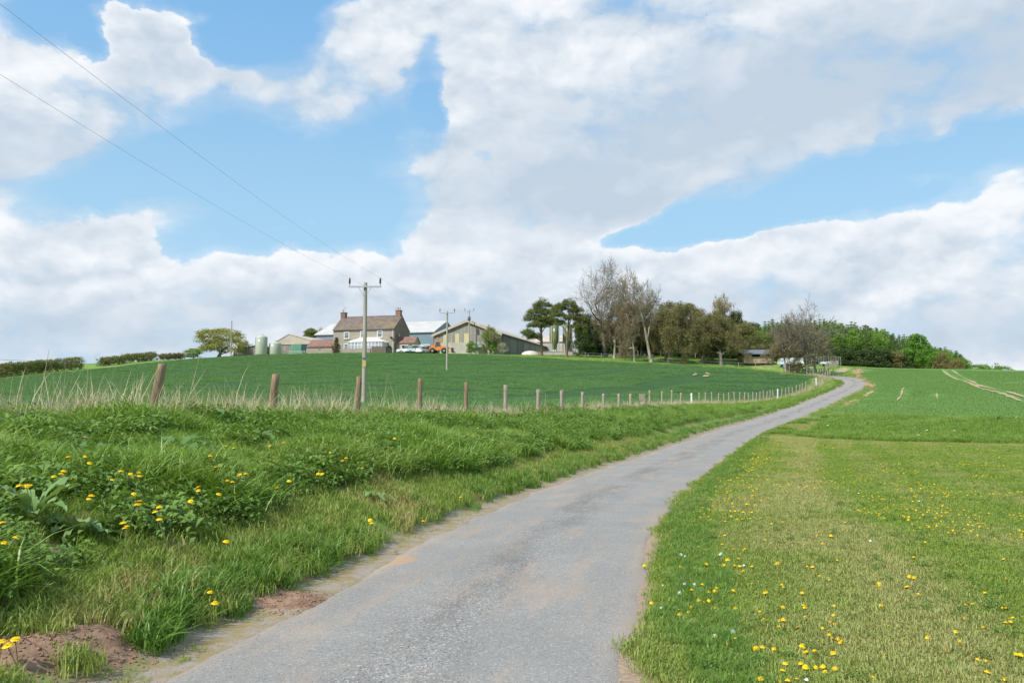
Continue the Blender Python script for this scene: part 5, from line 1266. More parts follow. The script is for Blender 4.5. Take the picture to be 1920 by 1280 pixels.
# white covered heap
wc = MB(); X, Y = (994-960)/F*180, 180; vs = []
n_ = 16
wc.add([(0,0,1.0)]+[(2.1*q*math.cos(a)*(1+.08*math.sin(3*a)), 1.2*q*math.sin(a), z_) for q, z_ in ((.45,.9),(.8,.58),(1,-.2)) for a in np.linspace(0, 2*math.pi, n_, endpoint=False)],
       [(0,1+k_,1+(k_+1) % n_) for k_ in range(n_)]+[(1+r_*n_+k_,1+(r_+1)*n_+k_,1+(r_+1)*n_+(k_+1) % n_,1+r_*n_+(k_+1) % n_) for r_ in range(2) for k_ in range(n_)], 0, True)
tag(wc.build('covered_heap', M('cream_sheet', (.62,.575,.50), (.55,.50,.43), 1), None, (X, Y, h1(X, Y))), 'cream sheeted heap beside the end of the dark barn side', 'heap')
# red and white banner by the barn corner, pink and white board under the pines
def board(name, label, u0, u1, v0, v1, Y, cols, cat):
    X0, X1 = (u0-960)/F*Y, (u1-960)/F*Y; xm_ = (X0+X1)/2; z0 = h1(xm_, Y); t_ = thing(name, label, cat, (xm_, Y, z0)); w_ = X1-X0; za_, zb2 = Zat(v1, Y)-z0, Zat(v0, Y)-z0
    m = MB(); n_ = len(cols)
    for k_ in range(n_): m.box(-w_/2+w_*k_/n_,-w_/2+w_*(k_+1)/n_,-.04,0,za_,zb2,k_)
    m.build('panel', cols, t_); m = MB(); m.box(-w_/2,-w_/2+.1,.002,.1,-.3,zb2); m.box(w_/2-.1,w_/2,.002,.1,-.3,zb2); m.build('post', WOODG, t_)
PINKB = M('faded_red_board', (.70,.32,.36), (.78,.55,.55), 1.2); WB_ = M('white_board', (.80,.79,.78), (.74,.73,.72), 2)
board('sign_board', 'faded red and white board at the right corner of the timber barn', 930.5, 937.5, 641, 658, 183, [PINKB, PINKB, WB_, PINKB], 'sign')
board('sign_board', 'pink and white board below the feed bins', 1073, 1085, 654, 661, 178, [PINKB, WB_, PINKB, WB_, WB_], 'sign')

# ---- open fronted shed on the right, and what stands beside it
os_ = bthing('open_shed', 'open fronted timber shed with dark roof below the wood', 'shed', 1396, 172, None, -R(4))
wl = loc_x(os_, 1446); e_ = loc_z(os_, 664, 2, 0); zg = loc_z(os_, 673.5, 2, 0); r_ = loc_z(os_, 657, wl, 4); Ds = 7
m = MB(); x1 = loc_x(os_, 1411); m.box(0,x1,0,.12,zg-.8,e_); m.box(0,.12,.12,Ds,zg-.8,e_); m.box(0,wl,Ds-.12,Ds,zg-.8,e_); m.box(x1+.003,wl,0,.12,zg-.8,zg+.55); m.build('wall', WARM, os_)
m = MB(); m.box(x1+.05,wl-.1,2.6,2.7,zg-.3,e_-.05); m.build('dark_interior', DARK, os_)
for u_ in (1427, 1445.3): m = MB(); xx_ = loc_x(os_, u_); m.box(xx_-.13,xx_+.13,-.02,.2,zg-.6,e_-.01); m.build('post', WOODG, os_)
m = MB(); m.prism([(-.6,e_-.06),(Ds/2,r_),(Ds/2,r_+.15),(-.6,e_+.1)], -.5, wl+.4, 'x'); m.prism([(Ds/2,r_),(Ds+.4,e_-.06),(Ds+.4,e_+.1),(Ds/2,r_+.15)], -.5, wl+.4, 'x'); m.build('roof', SLATER, os_)
m = MB(); m.prism([(0,zg-.8),(Ds,zg-.8),(Ds,e_),(Ds/2,r_-.05),(0,e_)], wl, wl+.12, 'x'); m.build('end_wall', WARM, os_)

# ================================================================== vehicles
TYRE = M('tyre_rubber', (.02,.02,.021), (.03,.03,.03), 9, .8); RIM = M('wheel_rim', (.45,.45,.46), (.35,.35,.36), 5, .35, .4, (1,1,1), 0, .02, .6)
CARW = M('white_paint', (.80,.81,.82), (.78,.79,.80), 1, .18, .5); CARS = M('silver_blue_paint', (.42,.47,.52), (.38,.43,.48), 1, .2, .5); CARK = M('dark_trim', (.03,.03,.035), (.045,.045,.05), 2, .4)
CGL = M('car_glass', (.05,.065,.075), (.08,.10,.11), 1, .05, .6); ORG = M('orange_paint', (.72,.25,.05), (.60,.20,.04), 1.2, .4, .3); HL = M('lamp_glass', (.75,.75,.75), (.65,.65,.65), 3, .2); RL = M('red_lamp', (.45,.03,.02), (.4,.03,.02), 3, .3)
def wheel(parent, x, y, r_, w_):
    m = MB(); prof = [(r_*.55,-w_/2),(r_*.92,-w_/2),(r_,-w_*.3),(r_,w_*.3),(r_*.92,w_/2),(r_*.55,w_/2)]; m.lathe(prof, 20); t_ = m.build('tyre', TYRE)
    wh = MB(); wh.lathe([(.0005,-w_*.32),(r_*.3,-w_*.34),(r_*.56,-w_*.22),(r_*.58,w_*.22),(r_*.3,w_*.34),(.0005,w_*.32)], 16); o = wh.build('wheel', RIM, parent); o.location = (x, y, r_); o.rotation_euler = (R(90),0,0)
    t_.parent = o
def car(label, u, Y, rz, prof, glass, Lc, Wc, paint, dx=0, z=None):
    """prof: body outline (x,z) ; glass: greenhouse outline; drawn as side elevation, front towards +x"""
    X = (u-960)/F*Y; t_ = thing('parked_car', label, 'car', (X, Y, h1(X, Y)+.02 if z is None else z), rz, 'cars parked beside the farmhouse')
    def loft(pr, half, tuck, mat, nm, ztuck=None):
        m = MB(); n_ = len(pr); vs = []
        zs_ = [p[1] for p in pr]; zlo, zhi = min(zs_), max(zs_)
        for y_, k_ in ((-half, 1.), (-half+.12, 0), (half-.12, 0), (half, 1.)):
            cx = sum(p[0] for p in pr)/n_; cz = sum(p[1] for p in pr)/n_
            for p in pr:
                f = (p[1]-zlo)/(zhi-zlo); ins = tuck*max(0, f)*(1 if y_ > 0 else -1)
                s1 = 1-.05*k_
                vs.append((cx+(p[0]-cx)*s1, y_-ins, cz+(p[1]-cz)*(1-.06*k_)))
        fs = [tuple(range(n_)), tuple(range(3*n_, 4*n_))[::-1]]
        for r_ in range(3):
            for k_ in range(n_): fs.append((r_*n_+k_, (r_+1)*n_+k_, (r_+1)*n_+(k_+1) % n_, r_*n_+(k_+1) % n_))
        m.add(vs, fs, 0, False); return m.build(nm, mat, t_)
    b = loft(prof, Wc/2, .06, paint, 'body')
    g = loft(glass, Wc/2-.05, .14, CGL, 'window_band')
    zt = max(p[1] for p in glass); xs_ = [p[0] for p in glass if p[1] > zt-.12]
    m = MB(); m.prism([(-(Wc/2-.2),zt-.02),(Wc/2-.2,zt-.02),(Wc/2-.28,zt+.05),(-(Wc/2-.28),zt+.05)], min(xs_)-.02, max(xs_)+.02, 'x'); m.build('roof', paint, t_)
    xb_ = [p[0] for p in prof]
    for s_ in (-1, 1):
        m = MB(); m.tube([(min(xs_)-.3,s_*(Wc/2-.13),zt-.45),(min(xs_),s_*(Wc/2-.2),zt)], .04, 5); m.tube([((min(xs_)+max(xs_))/2,s_*(Wc/2-.1),zt-.5),((min(xs_)+max(xs_))/2,s_*(Wc/2-.19),zt)], .035, 5); m.build('pillar', paint, t_)
        m = MB(); m.box(max(xb_)-.28,max(xb_)-.04,s_*(Wc/2-.32)-.15,s_*(Wc/2-.32)+.15,.62,.78); m.build('headlight', HL, t_)
        m = MB(); m.box(min(xb_)-.01,min(xb_)+.10,s_*(Wc/2-.22)-.12,s_*(Wc/2-.22)+.12,.75,1.0); m.build('tail_light', RL, t_)
        for xw in (Lc*.30, -Lc*.29): wheel(t_, xw, s_*(Wc/2-.1), .33, .22)
    m = MB(); m.box(min(xb_)+.25,max(xb_)-.25,-Wc/2+.05,Wc/2-.05,.2,.4); m.build('underbody', CARK, t_)
    return t_
HB = [(-2.0,.32),(2.0,.32),(2.06,.6),(1.95,.86),(1.05,1.0),(-1.9,1.06),(-2.04,.75)]; HG = [(-1.85,1.02),(1.1,.98),(.35,1.45),(-1.3,1.48),(-1.75,1.25)]
SB = [(-2.25,.4),(2.2,.4),(2.28,.7),(2.15,1.0),(1.2,1.12),(-2.15,1.18),(-2.28,.85)]; SG = [(-2.1,1.14),(1.25,1.10),(.5,1.66),(-1.6,1.70),(-2.05,1.45)]
car('small white car parked nose left beside the porch', 761, 176.0, R(196), HB, HG, 4.0, 1.7, CARW)
car('white hatchback parked between the small white car and the silver estate', 777, 176.0, R(208), SB, SG, 4.5, 1.85, CARW)
car('white car seen from behind beside the silver estate', 794, 176.6, R(62), HB, HG, 4.1, 1.75, CARW)
car('silver blue estate car parked next to the orange loader', 806, 179.2, R(50), SB, SG, 4.6, 1.85, CARS)
# orange telescopic loader
X, Y = (823-960)/F*176.5, 176.5; tl = thing('telescopic_loader', 'orange telescopic loader parked in front of the timber barn', 'loader', (X, Y, h1(X, Y)), R(-6))
m = MB(); m.prism([(-2.0,.75),(1.7,.75),(1.95,1.0),(1.9,1.45),(.7,1.65),(-1.4,1.5),(-2.05,1.35)], -.75, .75, 'y'); m.build('chassis', ORG, tl)
m = MB(); m.prism([(-.7,1.5),(.45,1.6),(.25,2.45),(-.6,2.5)], -.78, .05, 'y'); cb_ = m.build('cab', CGL, tl)
m = MB(); m.box(-.68,.32,-.84,.1,2.5,2.6); m.tube([(-.72,-.8,1.5),(-.62,-.8,2.5)], .05, 5); m.tube([(.47,-.8,1.6),(.27,-.8,2.5)], .05, 5); m.build('roof', ORG, cb_)
m = MB(); m.tube([(-1.9,.45,1.75),(2.2,.45,1.35)], .2, 4, 0, True, False); m.tube([(1.9,.45,1.4),(2.9,.45,.85)], .15, 4, 0, True, False); m.build('boom', ORG, tl)
m = MB(); m.prism([(2.8,.3),(3.5,.25),(3.4,.4),(3.0,.5),(3.0,1.3),(2.85,1.3)], -1.1, 1.1, 'y'); m.build('bucket', CARK, tl)
m = MB(); m.tube([(-1.0,-.5,1.5),(-.95,-.5,3.1),(-.2,-.45,3.5),(.15,-.45,2.9)], .09, 5, 0, True, False); m.build('hydraulic_arm', ORG, tl)
for xw in (-1.25, 1.25):
    for s_ in (-1, 1): wheel(tl, xw, s_*.95, .62, .45)
# white trailer and pale vans by the open shed
def trailer(label, u0, u1, vt, Y, cat='trailer', name='box_trailer', mat=CARW, win=True, rz=0.):
    X = ((u0+u1)/2-960)/F*Y; z0 = h1(X, Y); t_ = thing(name, label, cat, (X, Y, z0+.05), rz); w_ = (u1-u0)/F*Y; h_ = Zat(vt, Y)-z0
    m = MB(); m.prism([(-w_/2,.5),(w_/2,.5),(w_/2+.04,.8),(w_/2-.02,h_-.12),(w_/2-.14,h_),(-w_/2+.14,h_),(-w_/2+.0,h_-.15),(-w_/2-.05,.8)], -1.05, 1.05, 'y'); m.build('body', mat, t_)
    if win: m = MB(); m.box(-w_/2+.25,-w_/2+w_*.25,-1.08,-1.055,h_*.52,h_*.78); m.build('window', CGL, t_)
    for s_ in (-1, 1): wheel(t_, w_*.08, s_*.95, .33, .2)
    m = MB(); m.tube([(-w_/2,0,.5),(-w_/2-.9,0,.45)], .05, 5); m.build('drawbar', DGREY, t_)
trailer('white box trailer right of the open shed under the bare tree', 1484, 1505, 671.5, 166)
trailer('pale blue and white van half hidden by the thin tree beside the open shed', 1462, 1476, 672, 168, 'van', 'parked_van', CARW)
m = MB(); X, Y = (1473-960)/F*166, 166; t_ = thing('water_drum', 'bright blue drum between the van and the white trailer', 'drum', (X, Y, h1(X, Y))); m.lathe([(.0005,0),(.45,0),(.47,.1),(.45,.5),(.47,.9),(.0005,.95)], 16); m.build('drum', M('blue_plastic', (.12,.35,.55), (.10,.30,.5), 2, .4), t_)
m = MB(); m.lathe([(.12,.95),(.12,1.02),(.0005,1.03)], 10); m.build('lid', CARK, t_)
trailer('flat white trailer with mesh cage beyond the track fence', 1541, 1556, 679, 168, 'trailer', 'flat_trailer', CARW, False)
X, Y = (1545-960)/F*170, 170; t_ = thing('metal_pen', 'pale metal mesh pen at the edge of the wood', 'pen', (X, Y, h1(X, Y))); m = MB()
for k_ in range(14): m.tube([(-3+6.5*k_/13,0,-.2),(-3+6.5*k_/13,0,2.0)], .035, 4)
m.build('upright', STEEL, t_); m = MB()
for z_ in (.3,.7,1.1,1.5,1.95): m.tube([(-3,0,z_),(3.5,0,z_)], .03, 4)
m.build('rail', STEEL, t_)

# ================================================================== other fences
def fence_line(name, label, pix, n_, h, mat, rails=(.4,.8), seed=0, rad=.07, cat='fence', wire=True):
    t_ = thing(name, label, cat); pts = [((u-960)/F*Y, Y) for u, Y in pix]; q = random.Random(seed)
    cum = np.r_[0, np.cumsum([math.hypot(b[0]-a[0], b[1]-a[1]) for a, b in zip(pts, pts[1:])])]; ss_ = np.linspace(0, cum[-1], n_)
    xs = np.interp(ss_, cum, [p[0] for p in pts]); ys = np.interp(ss_, cum, [p[1] for p in pts])
    for i in range(n_): post(t_, 'fence_post', xs[i], ys[i], h+q.uniform(-.1,.1), rad, (q.uniform(-.05,.05), 0), mat, seed+i)
    if wire:
        for hh in rails:
            m = MB(); m.tube([(x_, y_-.08, h1(x_, y_)+hh) for x_, y_ in zip(xs, ys)], .018, 4); m.build('wire', GALV, t_)
    return t_
fence_line('track_fence', 'fence of close grey posts climbing beside the farm track to the wood', [(1546,150),(1555,157),(1565,165),(1572,173)], 14, 1.3, WOODG, (.3,.7,1.1), 500)
fence_line('gateway_fence', 'jumble of grey posts and wire at the lane bend below the bare tree', [(1513,139),(1528,141),(1545,143.5),(1562,144)], 10, 1.25, WOODG, (.3,.7,1.1), 520)
fence_line('paddock_fence', 'sparse thin posts along the top edge of the dark crop below the trees', [(1010,172),(1042,170),(1104,167),(1180,163.5),(1282,157.5),(1395,151),(1440,147),(1480,143.5)], 16, 1.15, WOODG, (.5,.95), 540, .05)
fence_line('wood_fence', 'pale posts standing along the front edge of the wood', [(1092,181),(1118,180),(1146,180),(1240,179),(1350,177),(1392,176)], 15, 1.2, M('bleached_post', (.60,.55,.44), (.5,.45,.36), 3), (.5,.95), 560, .09)
jf = thing('signed_rail_fence', 'rail fence carrying three white panels beside the bare tree', 'fence'); Yq = 148
for u in (1481, 1497, 1511): X = (u-960)/F*Yq; post(jf, 'fence_post', X, Yq, 1.25, .08, (0,0), WOODG, u)
m = MB(); xa, xb = (1481-960)/F*Yq, (1511-960)/F*Yq; zj = h1((xa+xb)/2, Yq); m.box(xa,xb,Yq-.13,Yq-.085,zj+.75,zj+.87); m.box(xa,xb,Yq-.13,Yq-.085,zj+.3,zj+.42); m.build('rail', WOODG, jf)
for u in (1484.5, 1496.5, 1507): X = (u-960)/F*Yq; m = MB(); m.box(X-.27,X+.27,Yq-.19,Yq-.135,zj+.42,zj+1.02); m.build('white_panel', WB_, jf)
# ================================================================== trees, hedges and bushes
BARK = M('grey_bark', (.23,.20,.16), (.14,.12,.095), 2, .9, .1, (3,3,.6), .4, .03)
BARKP = M('pale_bark', (.42,.36,.29), (.27,.23,.18), 1.5, .9, .1, (3,3,.6), .4, .03)
BARKD = M('dark_bark', (.14,.115,.09), (.09,.075,.06), 2, .9, .1, (3,3,.6), .4, .03)
BARKR = M('red_pine_bark', (.24,.15,.10), (.13,.10,.08), 1.5, .9, .1, (3,3,.6), .4, .03)
TWIG = M('twigs', (.27,.235,.185), (.19,.165,.13), 1.5, .9, .1)
TWIGB = M('brown_twigs', (.26,.20,.13), (.18,.14,.09), 1.5, .9, .1)
def grow(seed, height, bole, spread, up, lvl=4, nsplit=(5,5,4,3), droop=0., trunk_r=.4, lean=(0,0), base_ang=(25,60), fork=None):
    """branching skeleton: list of (points, radii, level), and twig tips"""
    q = random.Random(seed); out = []; tips = []
    def br(p, d, ln, r0, lv):
        n_ = 7 if lv < 2 else (5 if lv < 3 else 3); pts = [p.copy()]; rad = [r0]; dd = d.copy()
        for i in range(n_):
            w_ = .10 if lv == 0 else .24
            dd = (dd+Vector((q.gauss(0,w_), q.gauss(0,w_), q.gauss(0,w_)+(up if lv else 0)*.22-(droop*.2 if lv >= 2 else 0)))).normalized()
            p = p+dd*(ln/n_); pts.append(p.copy()); rad.append(r0*(1-.78*(i+1)/n_) if lv else r0*(1-.62*(i+1)/n_))
        out.append((pts, rad, lv))
        if lv >= lvl: tips.append((pts[-1], dd)); tips.append((pts[len(pts)//2], dd)); return
        ns = nsplit[lv]
        t0_ = bole if lv == 0 else .28
        for k_ in range(ns):
            tt = t0_+(1-t0_)*((k_+q.random()*.8)/ns); j = min(n_-1, int(tt*n_)); f = tt*n_-j
            pp = pts[j].lerp(pts[j+1], min(1, f)); dl = (pts[j+1]-pts[j]).normalized()
            ang = R(q.uniform(*base_ang)) if lv == 0 else R(q.uniform(22,55)); az_ = 2.4*k_+q.uniform(-.6,.6)+lv
            a = dl.orthogonal().normalized(); b = dl.cross(a); nd = dl*math.cos(ang)+(a*math.cos(az_)+b*math.sin(az_))*math.sin(ang)
            l2 = (height*(1-bole)*spread*(1.05-.45*(tt-t0_)/(1-t0_))) if lv == 0 else ln*q.uniform(.45,.68)
            br(pp, nd, l2*q.uniform(.8,1.12), max(.012, (rad[j]*q.uniform(.5,.68)) if lv == 0 else rad[j]*.62), lv+1)
        if lv and lv < lvl: br(pts[-1], dd, ln*.5, max(.012, rad[-1]), lv+1)
    br(Vector((0,0,-.25)), Vector((lean[0],lean[1],1)).normalized(), height*(bole+.42*(1-bole)), trunk_r, 0)
    return out, tips
def skel_mesh(sk, lo, hi, minr=.0):
    m = MB()
    for pts, rad, lv in sk:
        if lo <= lv <= hi: m.tube(pts, [max(minr, r_) for r_ in rad], 8 if lv == 0 else (5 if lv == 1 else 3), 0, False)
    return m
def root_flare(m, r_):
    m.lathe([(r_*1.55,-.2),(r_*1.25,.15),(r_*1.02,.6)], 10)
def leaf_cloud(cents, per, rad, size, seed, flat=1.0, up=.35, asp=.6):
    """many leaf sized faces scattered in clumps round the given centres"""
    r = np.random.RandomState(seed); c = np.repeat(np.array(cents, float), per, 0); n_ = len(c)
    o = r.randn(n_, 3); o /= np.linalg.norm(o, axis=1)[:, None]; rad = np.repeat(np.broadcast_to(np.asarray(rad, float), (len(cents),)), per)[:, None]; o *= (r.rand(n_, 1)**.45)*rad*np.array([1,1,flat])
    p = c+o; nrm = o/np.linalg.norm(o, axis=1)[:, None]*.7+r.randn(n_, 3)*.6+[0,0,up]; nrm /= np.linalg.norm(nrm, axis=1)[:, None]
    a = np.cross(nrm, r.randn(n_, 3)); a /= np.linalg.norm(a, axis=1)[:, None]; b = np.cross(nrm, a)
    s_ = size*(.55+.9*r.rand(n_, 1)); a *= s_; b *= s_*asp
    V = np.stack([p-a, p+b*.8-a*.1, p+a, p-b*.8+a*.1], 1).reshape(-1, 3); Fq = (np.arange(n_)*4)[:, None]+np.arange(4)[None]
    return V, Fq
def mesh_obj(name, V, Fq, mat, parent): o = link(bpy.data.objects.new(name, npmesh(name, V, Fq, mat))); o.parent = parent; return o
PROTO = {}; USED = {}; DBG = False
def proto_done(key, root, h, w_):
    PROTO[key] = (root, h, w_); USED[key] = False
def place_tree(key, label, u, Y, vt, vb=None, wpx=None, group=None, rz=None, name=None, z=None, cat='tree', X=None):
    root, h, w_ = PROTO[key]
    if X is None: X = (u-960)/F*Y
    z = (h1(X, Y) if z is None else z)
    if not USED[key]: o = root; USED[key] = True
    else: o = copy_tree(root)
    hh = Zat(vt, Y)-z; s_ = hh/h; sw = s_ if wpx is None else (wpx/F*Y)/w_
    o.location = (X, Y, z-.05); o.scale = (sw, sw, s_); o.rotation_euler = (0,0, rz if rz is not None else (X*37.7+Y*13.1) % 6.28)
    if name: o.name = name
    o['label'] = label; o['category'] = cat
    if group: o['group'] = group
    elif 'group' in o.keys(): del o['group']
    return o
def width_of(root):
    return 2*max(float(np.percentile(np.abs([v.co[a] for v in ch.data.vertices]), 98)) for ch in root.children for a in (0, 1))
def top_of(root): return max(max(v.co.z for v in ch.data.vertices) for ch in root.children)
def finish(key, root):
    import os
    if os.environ.get('DBG') or DBG: print('PROTO', key, round(top_of(root),2), round(width_of(root),2))
    proto_done(key, root, top_of(root), width_of(root))

def bare(key, seed, height, bole, spread, up, tr, twigmat=TWIG, bark=BARK, leafm=None, leafn=0, leafs=.09, nsplit=(6,5,4,4), lvl=4, ivy=None, **kw):
    root = bpy.data.objects.new('bare_tree', None); link(root)
    sk, tips = grow(seed, height, bole, spread, up, lvl, nsplit, trunk_r=tr, **kw)
    m = skel_mesh(sk, 0, 1); root_flare(m, tr); m.build('trunk', bark, root)
    m = skel_mesh(sk, 2, 9, .022); m.build('crown', twigmat, root)
    if leafm and leafn:
        c_ = [p for p, d_ in tips]; V, Fq = leaf_cloud(c_, leafn, .5, leafs, seed); mesh_obj('foliage', V, Fq, leafm, root)
    finish(key, root)
L_BUD = leafmat('opening_buds', (.34,.30,.14), (.44,.37,.19), .3)
L_OLIVE = leafmat('olive_spring_leaf', (.165,.165,.058), (.27,.25,.10), .35)
L_BROWN = leafmat('brown_spring_leaf', (.22,.19,.105), (.31,.265,.15), .35)
L_YEL = leafmat('oak_spring_leaf', (.24,.25,.045), (.36,.35,.085), .4)
L_GREEN = leafmat('fresh_green_leaf', (.14,.27,.04), (.24,.38,.075), .4)
L_BRIGHT = leafmat('sycamore_leaf', (.10,.25,.03), (.20,.37,.06), .4)
L_DARK = leafmat('dark_evergreen_leaf', (.04,.075,.02), (.08,.12,.034), .2)
L_PINE = leafmat('pine_needles', (.10,.14,.034), (.21,.22,.065), .25)
L_SPR = leafmat('spruce_needles', (.095,.165,.042), (.165,.25,.07), .25)
L_LAR = leafmat('larch_needles', (.14,.235,.05), (.21,.32,.085), .3)
L_HEDGE = leafmat('hedge_leaf', (.12,.165,.035), (.22,.25,.065), .3, (.24,.20,.09), .35)
L_RUST = leafmat('russet_leaf', (.20,.175,.065), (.30,.24,.10), .3)
L_PALEB = leafmat('pale_blossom_bud', (.42,.42,.27), (.52,.50,.35), .3)

bare('ash_a', 11, 20, .30, .72, .22, .48, leafm=L_BUD, leafn=1, leafs=.06, nsplit=(8,6,5,4), base_ang=(28,62))
bare('ash_b', 23, 16, .34, .48, .18, .40, bark=BARKP, leafm=L_BUD, leafn=1, leafs=.06, nsplit=(8,6,5,4), base_ang=(30,70))
bare('twiggy_a', 31, 14, .28, .38, .05, .32, TWIGB, BARKP, L_BROWN, 3, .09, (11,7,5,4), droop=.05, base_ang=(40,80))
bare('twiggy_b', 37, 12, .27, .40, .08, .35, TWIGB, BARK, L_OLIVE, 5, .10, (11,7,5,4), droop=.0, base_ang=(40,80))
bare('oak_bare', 43, 13, .22, .46, .22, .38, TWIG, BARK, L_BUD, 5, .10, (7,6,4,4), base_ang=(30,65))
bare('wild_ash', 59, 13, .26, .62, .35, .42, TWIG, BARK, L_BROWN, 1, .07, (9,6,5,4), base_ang=(28,75))
def leafy(key, seed, height, bole, rx, mat, nc=150, per=55, crad=.9, lsize=.16, bark=BARKD, trunk_r=.3, shape='dome', name='leafy_tree', flat=.75, gap=.35):
    root = bpy.data.objects.new(name, None); link(root)
    sk, tips = grow(seed, height*.86, bole, .5, .4, 2, (7,4,3), trunk_r=trunk_r, base_ang=(30,70))
    m = skel_mesh(sk, 0, 2, .03); root_flare(m, trunk_r); m.build('trunk', bark, root)
    r = np.random.RandomState(seed); z0 = height*bole*.8; H_ = height-z0; cs_ = []
    lob = r.rand(8)*6.28
    while len(cs_) < nc:
        t_ = r.rand(); a = r.rand()*6.283
        if shape == 'dome': w_ = math.sqrt(max(0, 1-((t_-.38)/.66)**2))
        elif shape == 'round': w_ = math.sqrt(max(0, 1-((t_-.5)/.52)**2))
        else: w_ = (1-t_)**.75*(.35+.65*min(1, t_*6))
        w_ *= .80+.28*math.sin(2*a+lob[0]+3*t_)*math.sin(3*a+lob[1])+.12*math.sin(7*t_+lob[2])
        rr_ = rx*w_*(gap+(1-gap)*r.rand()**.5)
        cs_.append((rr_*math.cos(a), rr_*math.sin(a), z0+crad*.5+t_*(H_-crad*.8)))
    V, Fq = leaf_cloud(cs_, per, crad, lsize, seed, flat); mesh_obj('crown', V, Fq, mat, root); finish(key, root)
leafy('oak_yellow', 3, 9, .22, 5.6, L_YEL, 190, 60, .95, .15, BARK, .32, 'dome')
leafy('holly', 5, 10, .08, 3.6, L_DARK, 170, 70, .95, .16, BARKD, .25, 'dome', flat=.8)
leafy('olive', 7, 11, .25, 4.4, L_OLIVE, 170, 55, .95, .14, BARK, .3, 'dome', gap=.2)
leafy('brown', 8, 11, .22, 4.0, L_BROWN, 150, 42, .95, .12, BARK, .28, 'dome', gap=.2)
leafy('green', 9, 9, .15, 3.4, L_GREEN, 150, 55, .85, .15, BARKD, .2, 'dome')
leafy('sycamore', 13, 9, .10, 5.0, L_BRIGHT, 230, 62, .95, .19, BARKD, .3, 'round', flat=.6)
leafy('shrub_dark', 15, 3.2, .03, 2.4, L_DARK, 60, 60, .7, .13, BARKD, .1, 'dome', 'shrub')
leafy('shrub_green', 17, 3.0, .03, 2.2, L_GREEN, 60, 55, .65, .13, BARKD, .1, 'dome', 'shrub')
leafy('shrub_rust', 19, 4.0, .03, 2.6, L_RUST, 70, 55, .75, .13, BARKD, .1, 'dome', 'shrub')
leafy('cypress', 21, 4.6, .02, 1.45, leafmat('bronze_conifer_leaf', (.10,.085,.03), (.16,.13,.05), .2), 80, 60, .42, .09, BARKD, .12, 'cone', 'garden_conifer')
leafy('palebud', 27, 8, .25, 4.2, L_PALEB, 110, 26, .95, .10, BARKP, .22, 'dome', 'tree_in_bud')
def conifer(key, seed, height, rx, mat, name='conifer', dens=1.6):
    root = bpy.data.objects.new(name, None); link(root); r = np.random.RandomState(seed)
    m = MB(); m.tube([(0,0,-.2),(0,0,height*.5),(0,0,height*.985)], [.2,.13,.02], 7); m.build('trunk', BARKD, root)
    cs_ = []; z = height*.06
    while z < height*.97:
        f = 1-z/height; L_ = rx*(f**.85)*(.75+.5*r.rand())+.05; nb_ = int(5+6*f)
        for k_ in range(nb_):
            a = 6.283*k_/nb_+r.rand()*1.2; ll = L_*(.7+.45*r.rand())
            for q_ in np.linspace(.25, 1, max(2, int(ll/.42))): cs_.append((ll*q_*math.cos(a), ll*q_*math.sin(a), z+ll*.10-ll*.25*q_**2))
        z += height*.034*(.7+.6*r.rand())
    zc = np.array(cs_)[:, 2]/height; V, Fq = leaf_cloud(cs_, int(14*dens), .10+.24*(1-zc)**.6, .085, seed, .7, .3, .4); mesh_obj('crown', V, Fq, mat, root); finish(key, root)
conifer('spruce', 61, 11, 2.6, L_SPR); conifer('larch', 67, 11, 2.3, L_LAR, 'larch', 1.4); conifer('spruce_b', 71, 10, 2.8, L_SPR)
def scots(key, seed, height, pads, leanx=0.):
    root = bpy.data.objects.new('scots_pine', None); link(root); q = random.Random(seed); m = MB()
    pts = [Vector((leanx*(i/7)**1.5+q.uniform(-.08,.08), q.uniform(-.1,.1), -.2+height*.93*i/7)) for i in range(8)]
    m.tube(pts, [.33,.29,.26,.23,.20,.16,.11,.05], 9, 0, False); root_flare(m, .31); cs_ = []
    for (px, pz, rx, rz_) in pads:
        for dep in (0, 1):
            yy_ = q.uniform(-1, 1)*rx*.7; cx = px+(q.uniform(-.3,.3)); j = min(6, max(2, int((pz-.6)/height*7)))
            a = pts[j]; e = Vector((cx, yy_, pz-.1)); m.tube([a, a.lerp(e, .5)+Vector((0,0,.12)), e], [.09,.06,.03], 5, 0, False)
            for k_ in range(int(20*rx)):
                an = q.random()*6.283; rr_ = rx*math.sqrt(q.random()); cs_.append((cx+rr_*math.cos(an), yy_+rr_*math.sin(an)*.85, pz-.25+1.5*rz_*(1-(rr_/rx)**2)*q.uniform(.0,1)+q.gauss(0,.15)))
    m.build('trunk', BARKR, root)
    V, Fq = leaf_cloud(cs_, 46, .55, .15, seed, .75, .5, .3); mesh_obj('crown', V, Fq, L_PINE, root); finish(key, root)
scots('pine_a', 81, 11.4, [(0.3,10.2,1.7,.9),(-.7,9.0,2.0,.8),(1.6,8.6,1.6,.7),(-1.4,7.6,1.9,.7),(1.0,7.2,2.0,.7),(-.4,6.2,1.9,.7),(1.5,6.6,1.2,.6),(-2.5,4.6,1.4,.55),(-1.2,4.0,1.5,.5),])
scots('pine_b', 83, 11.4, [(.4,10.3,2.0,.9),(-1.5,9.8,1.7,.7),(2.3,9.3,1.8,.7),(-2.2,8.5,1.6,.6),(1.2,8.0,2.0,.6),(3.0,7.6,1.6,.7),(2.6,6.2,1.7,.7),(3.3,5.2,1.5,.6),(-1.6,7.0,1.2,.5)], .8)

T_ = place_tree
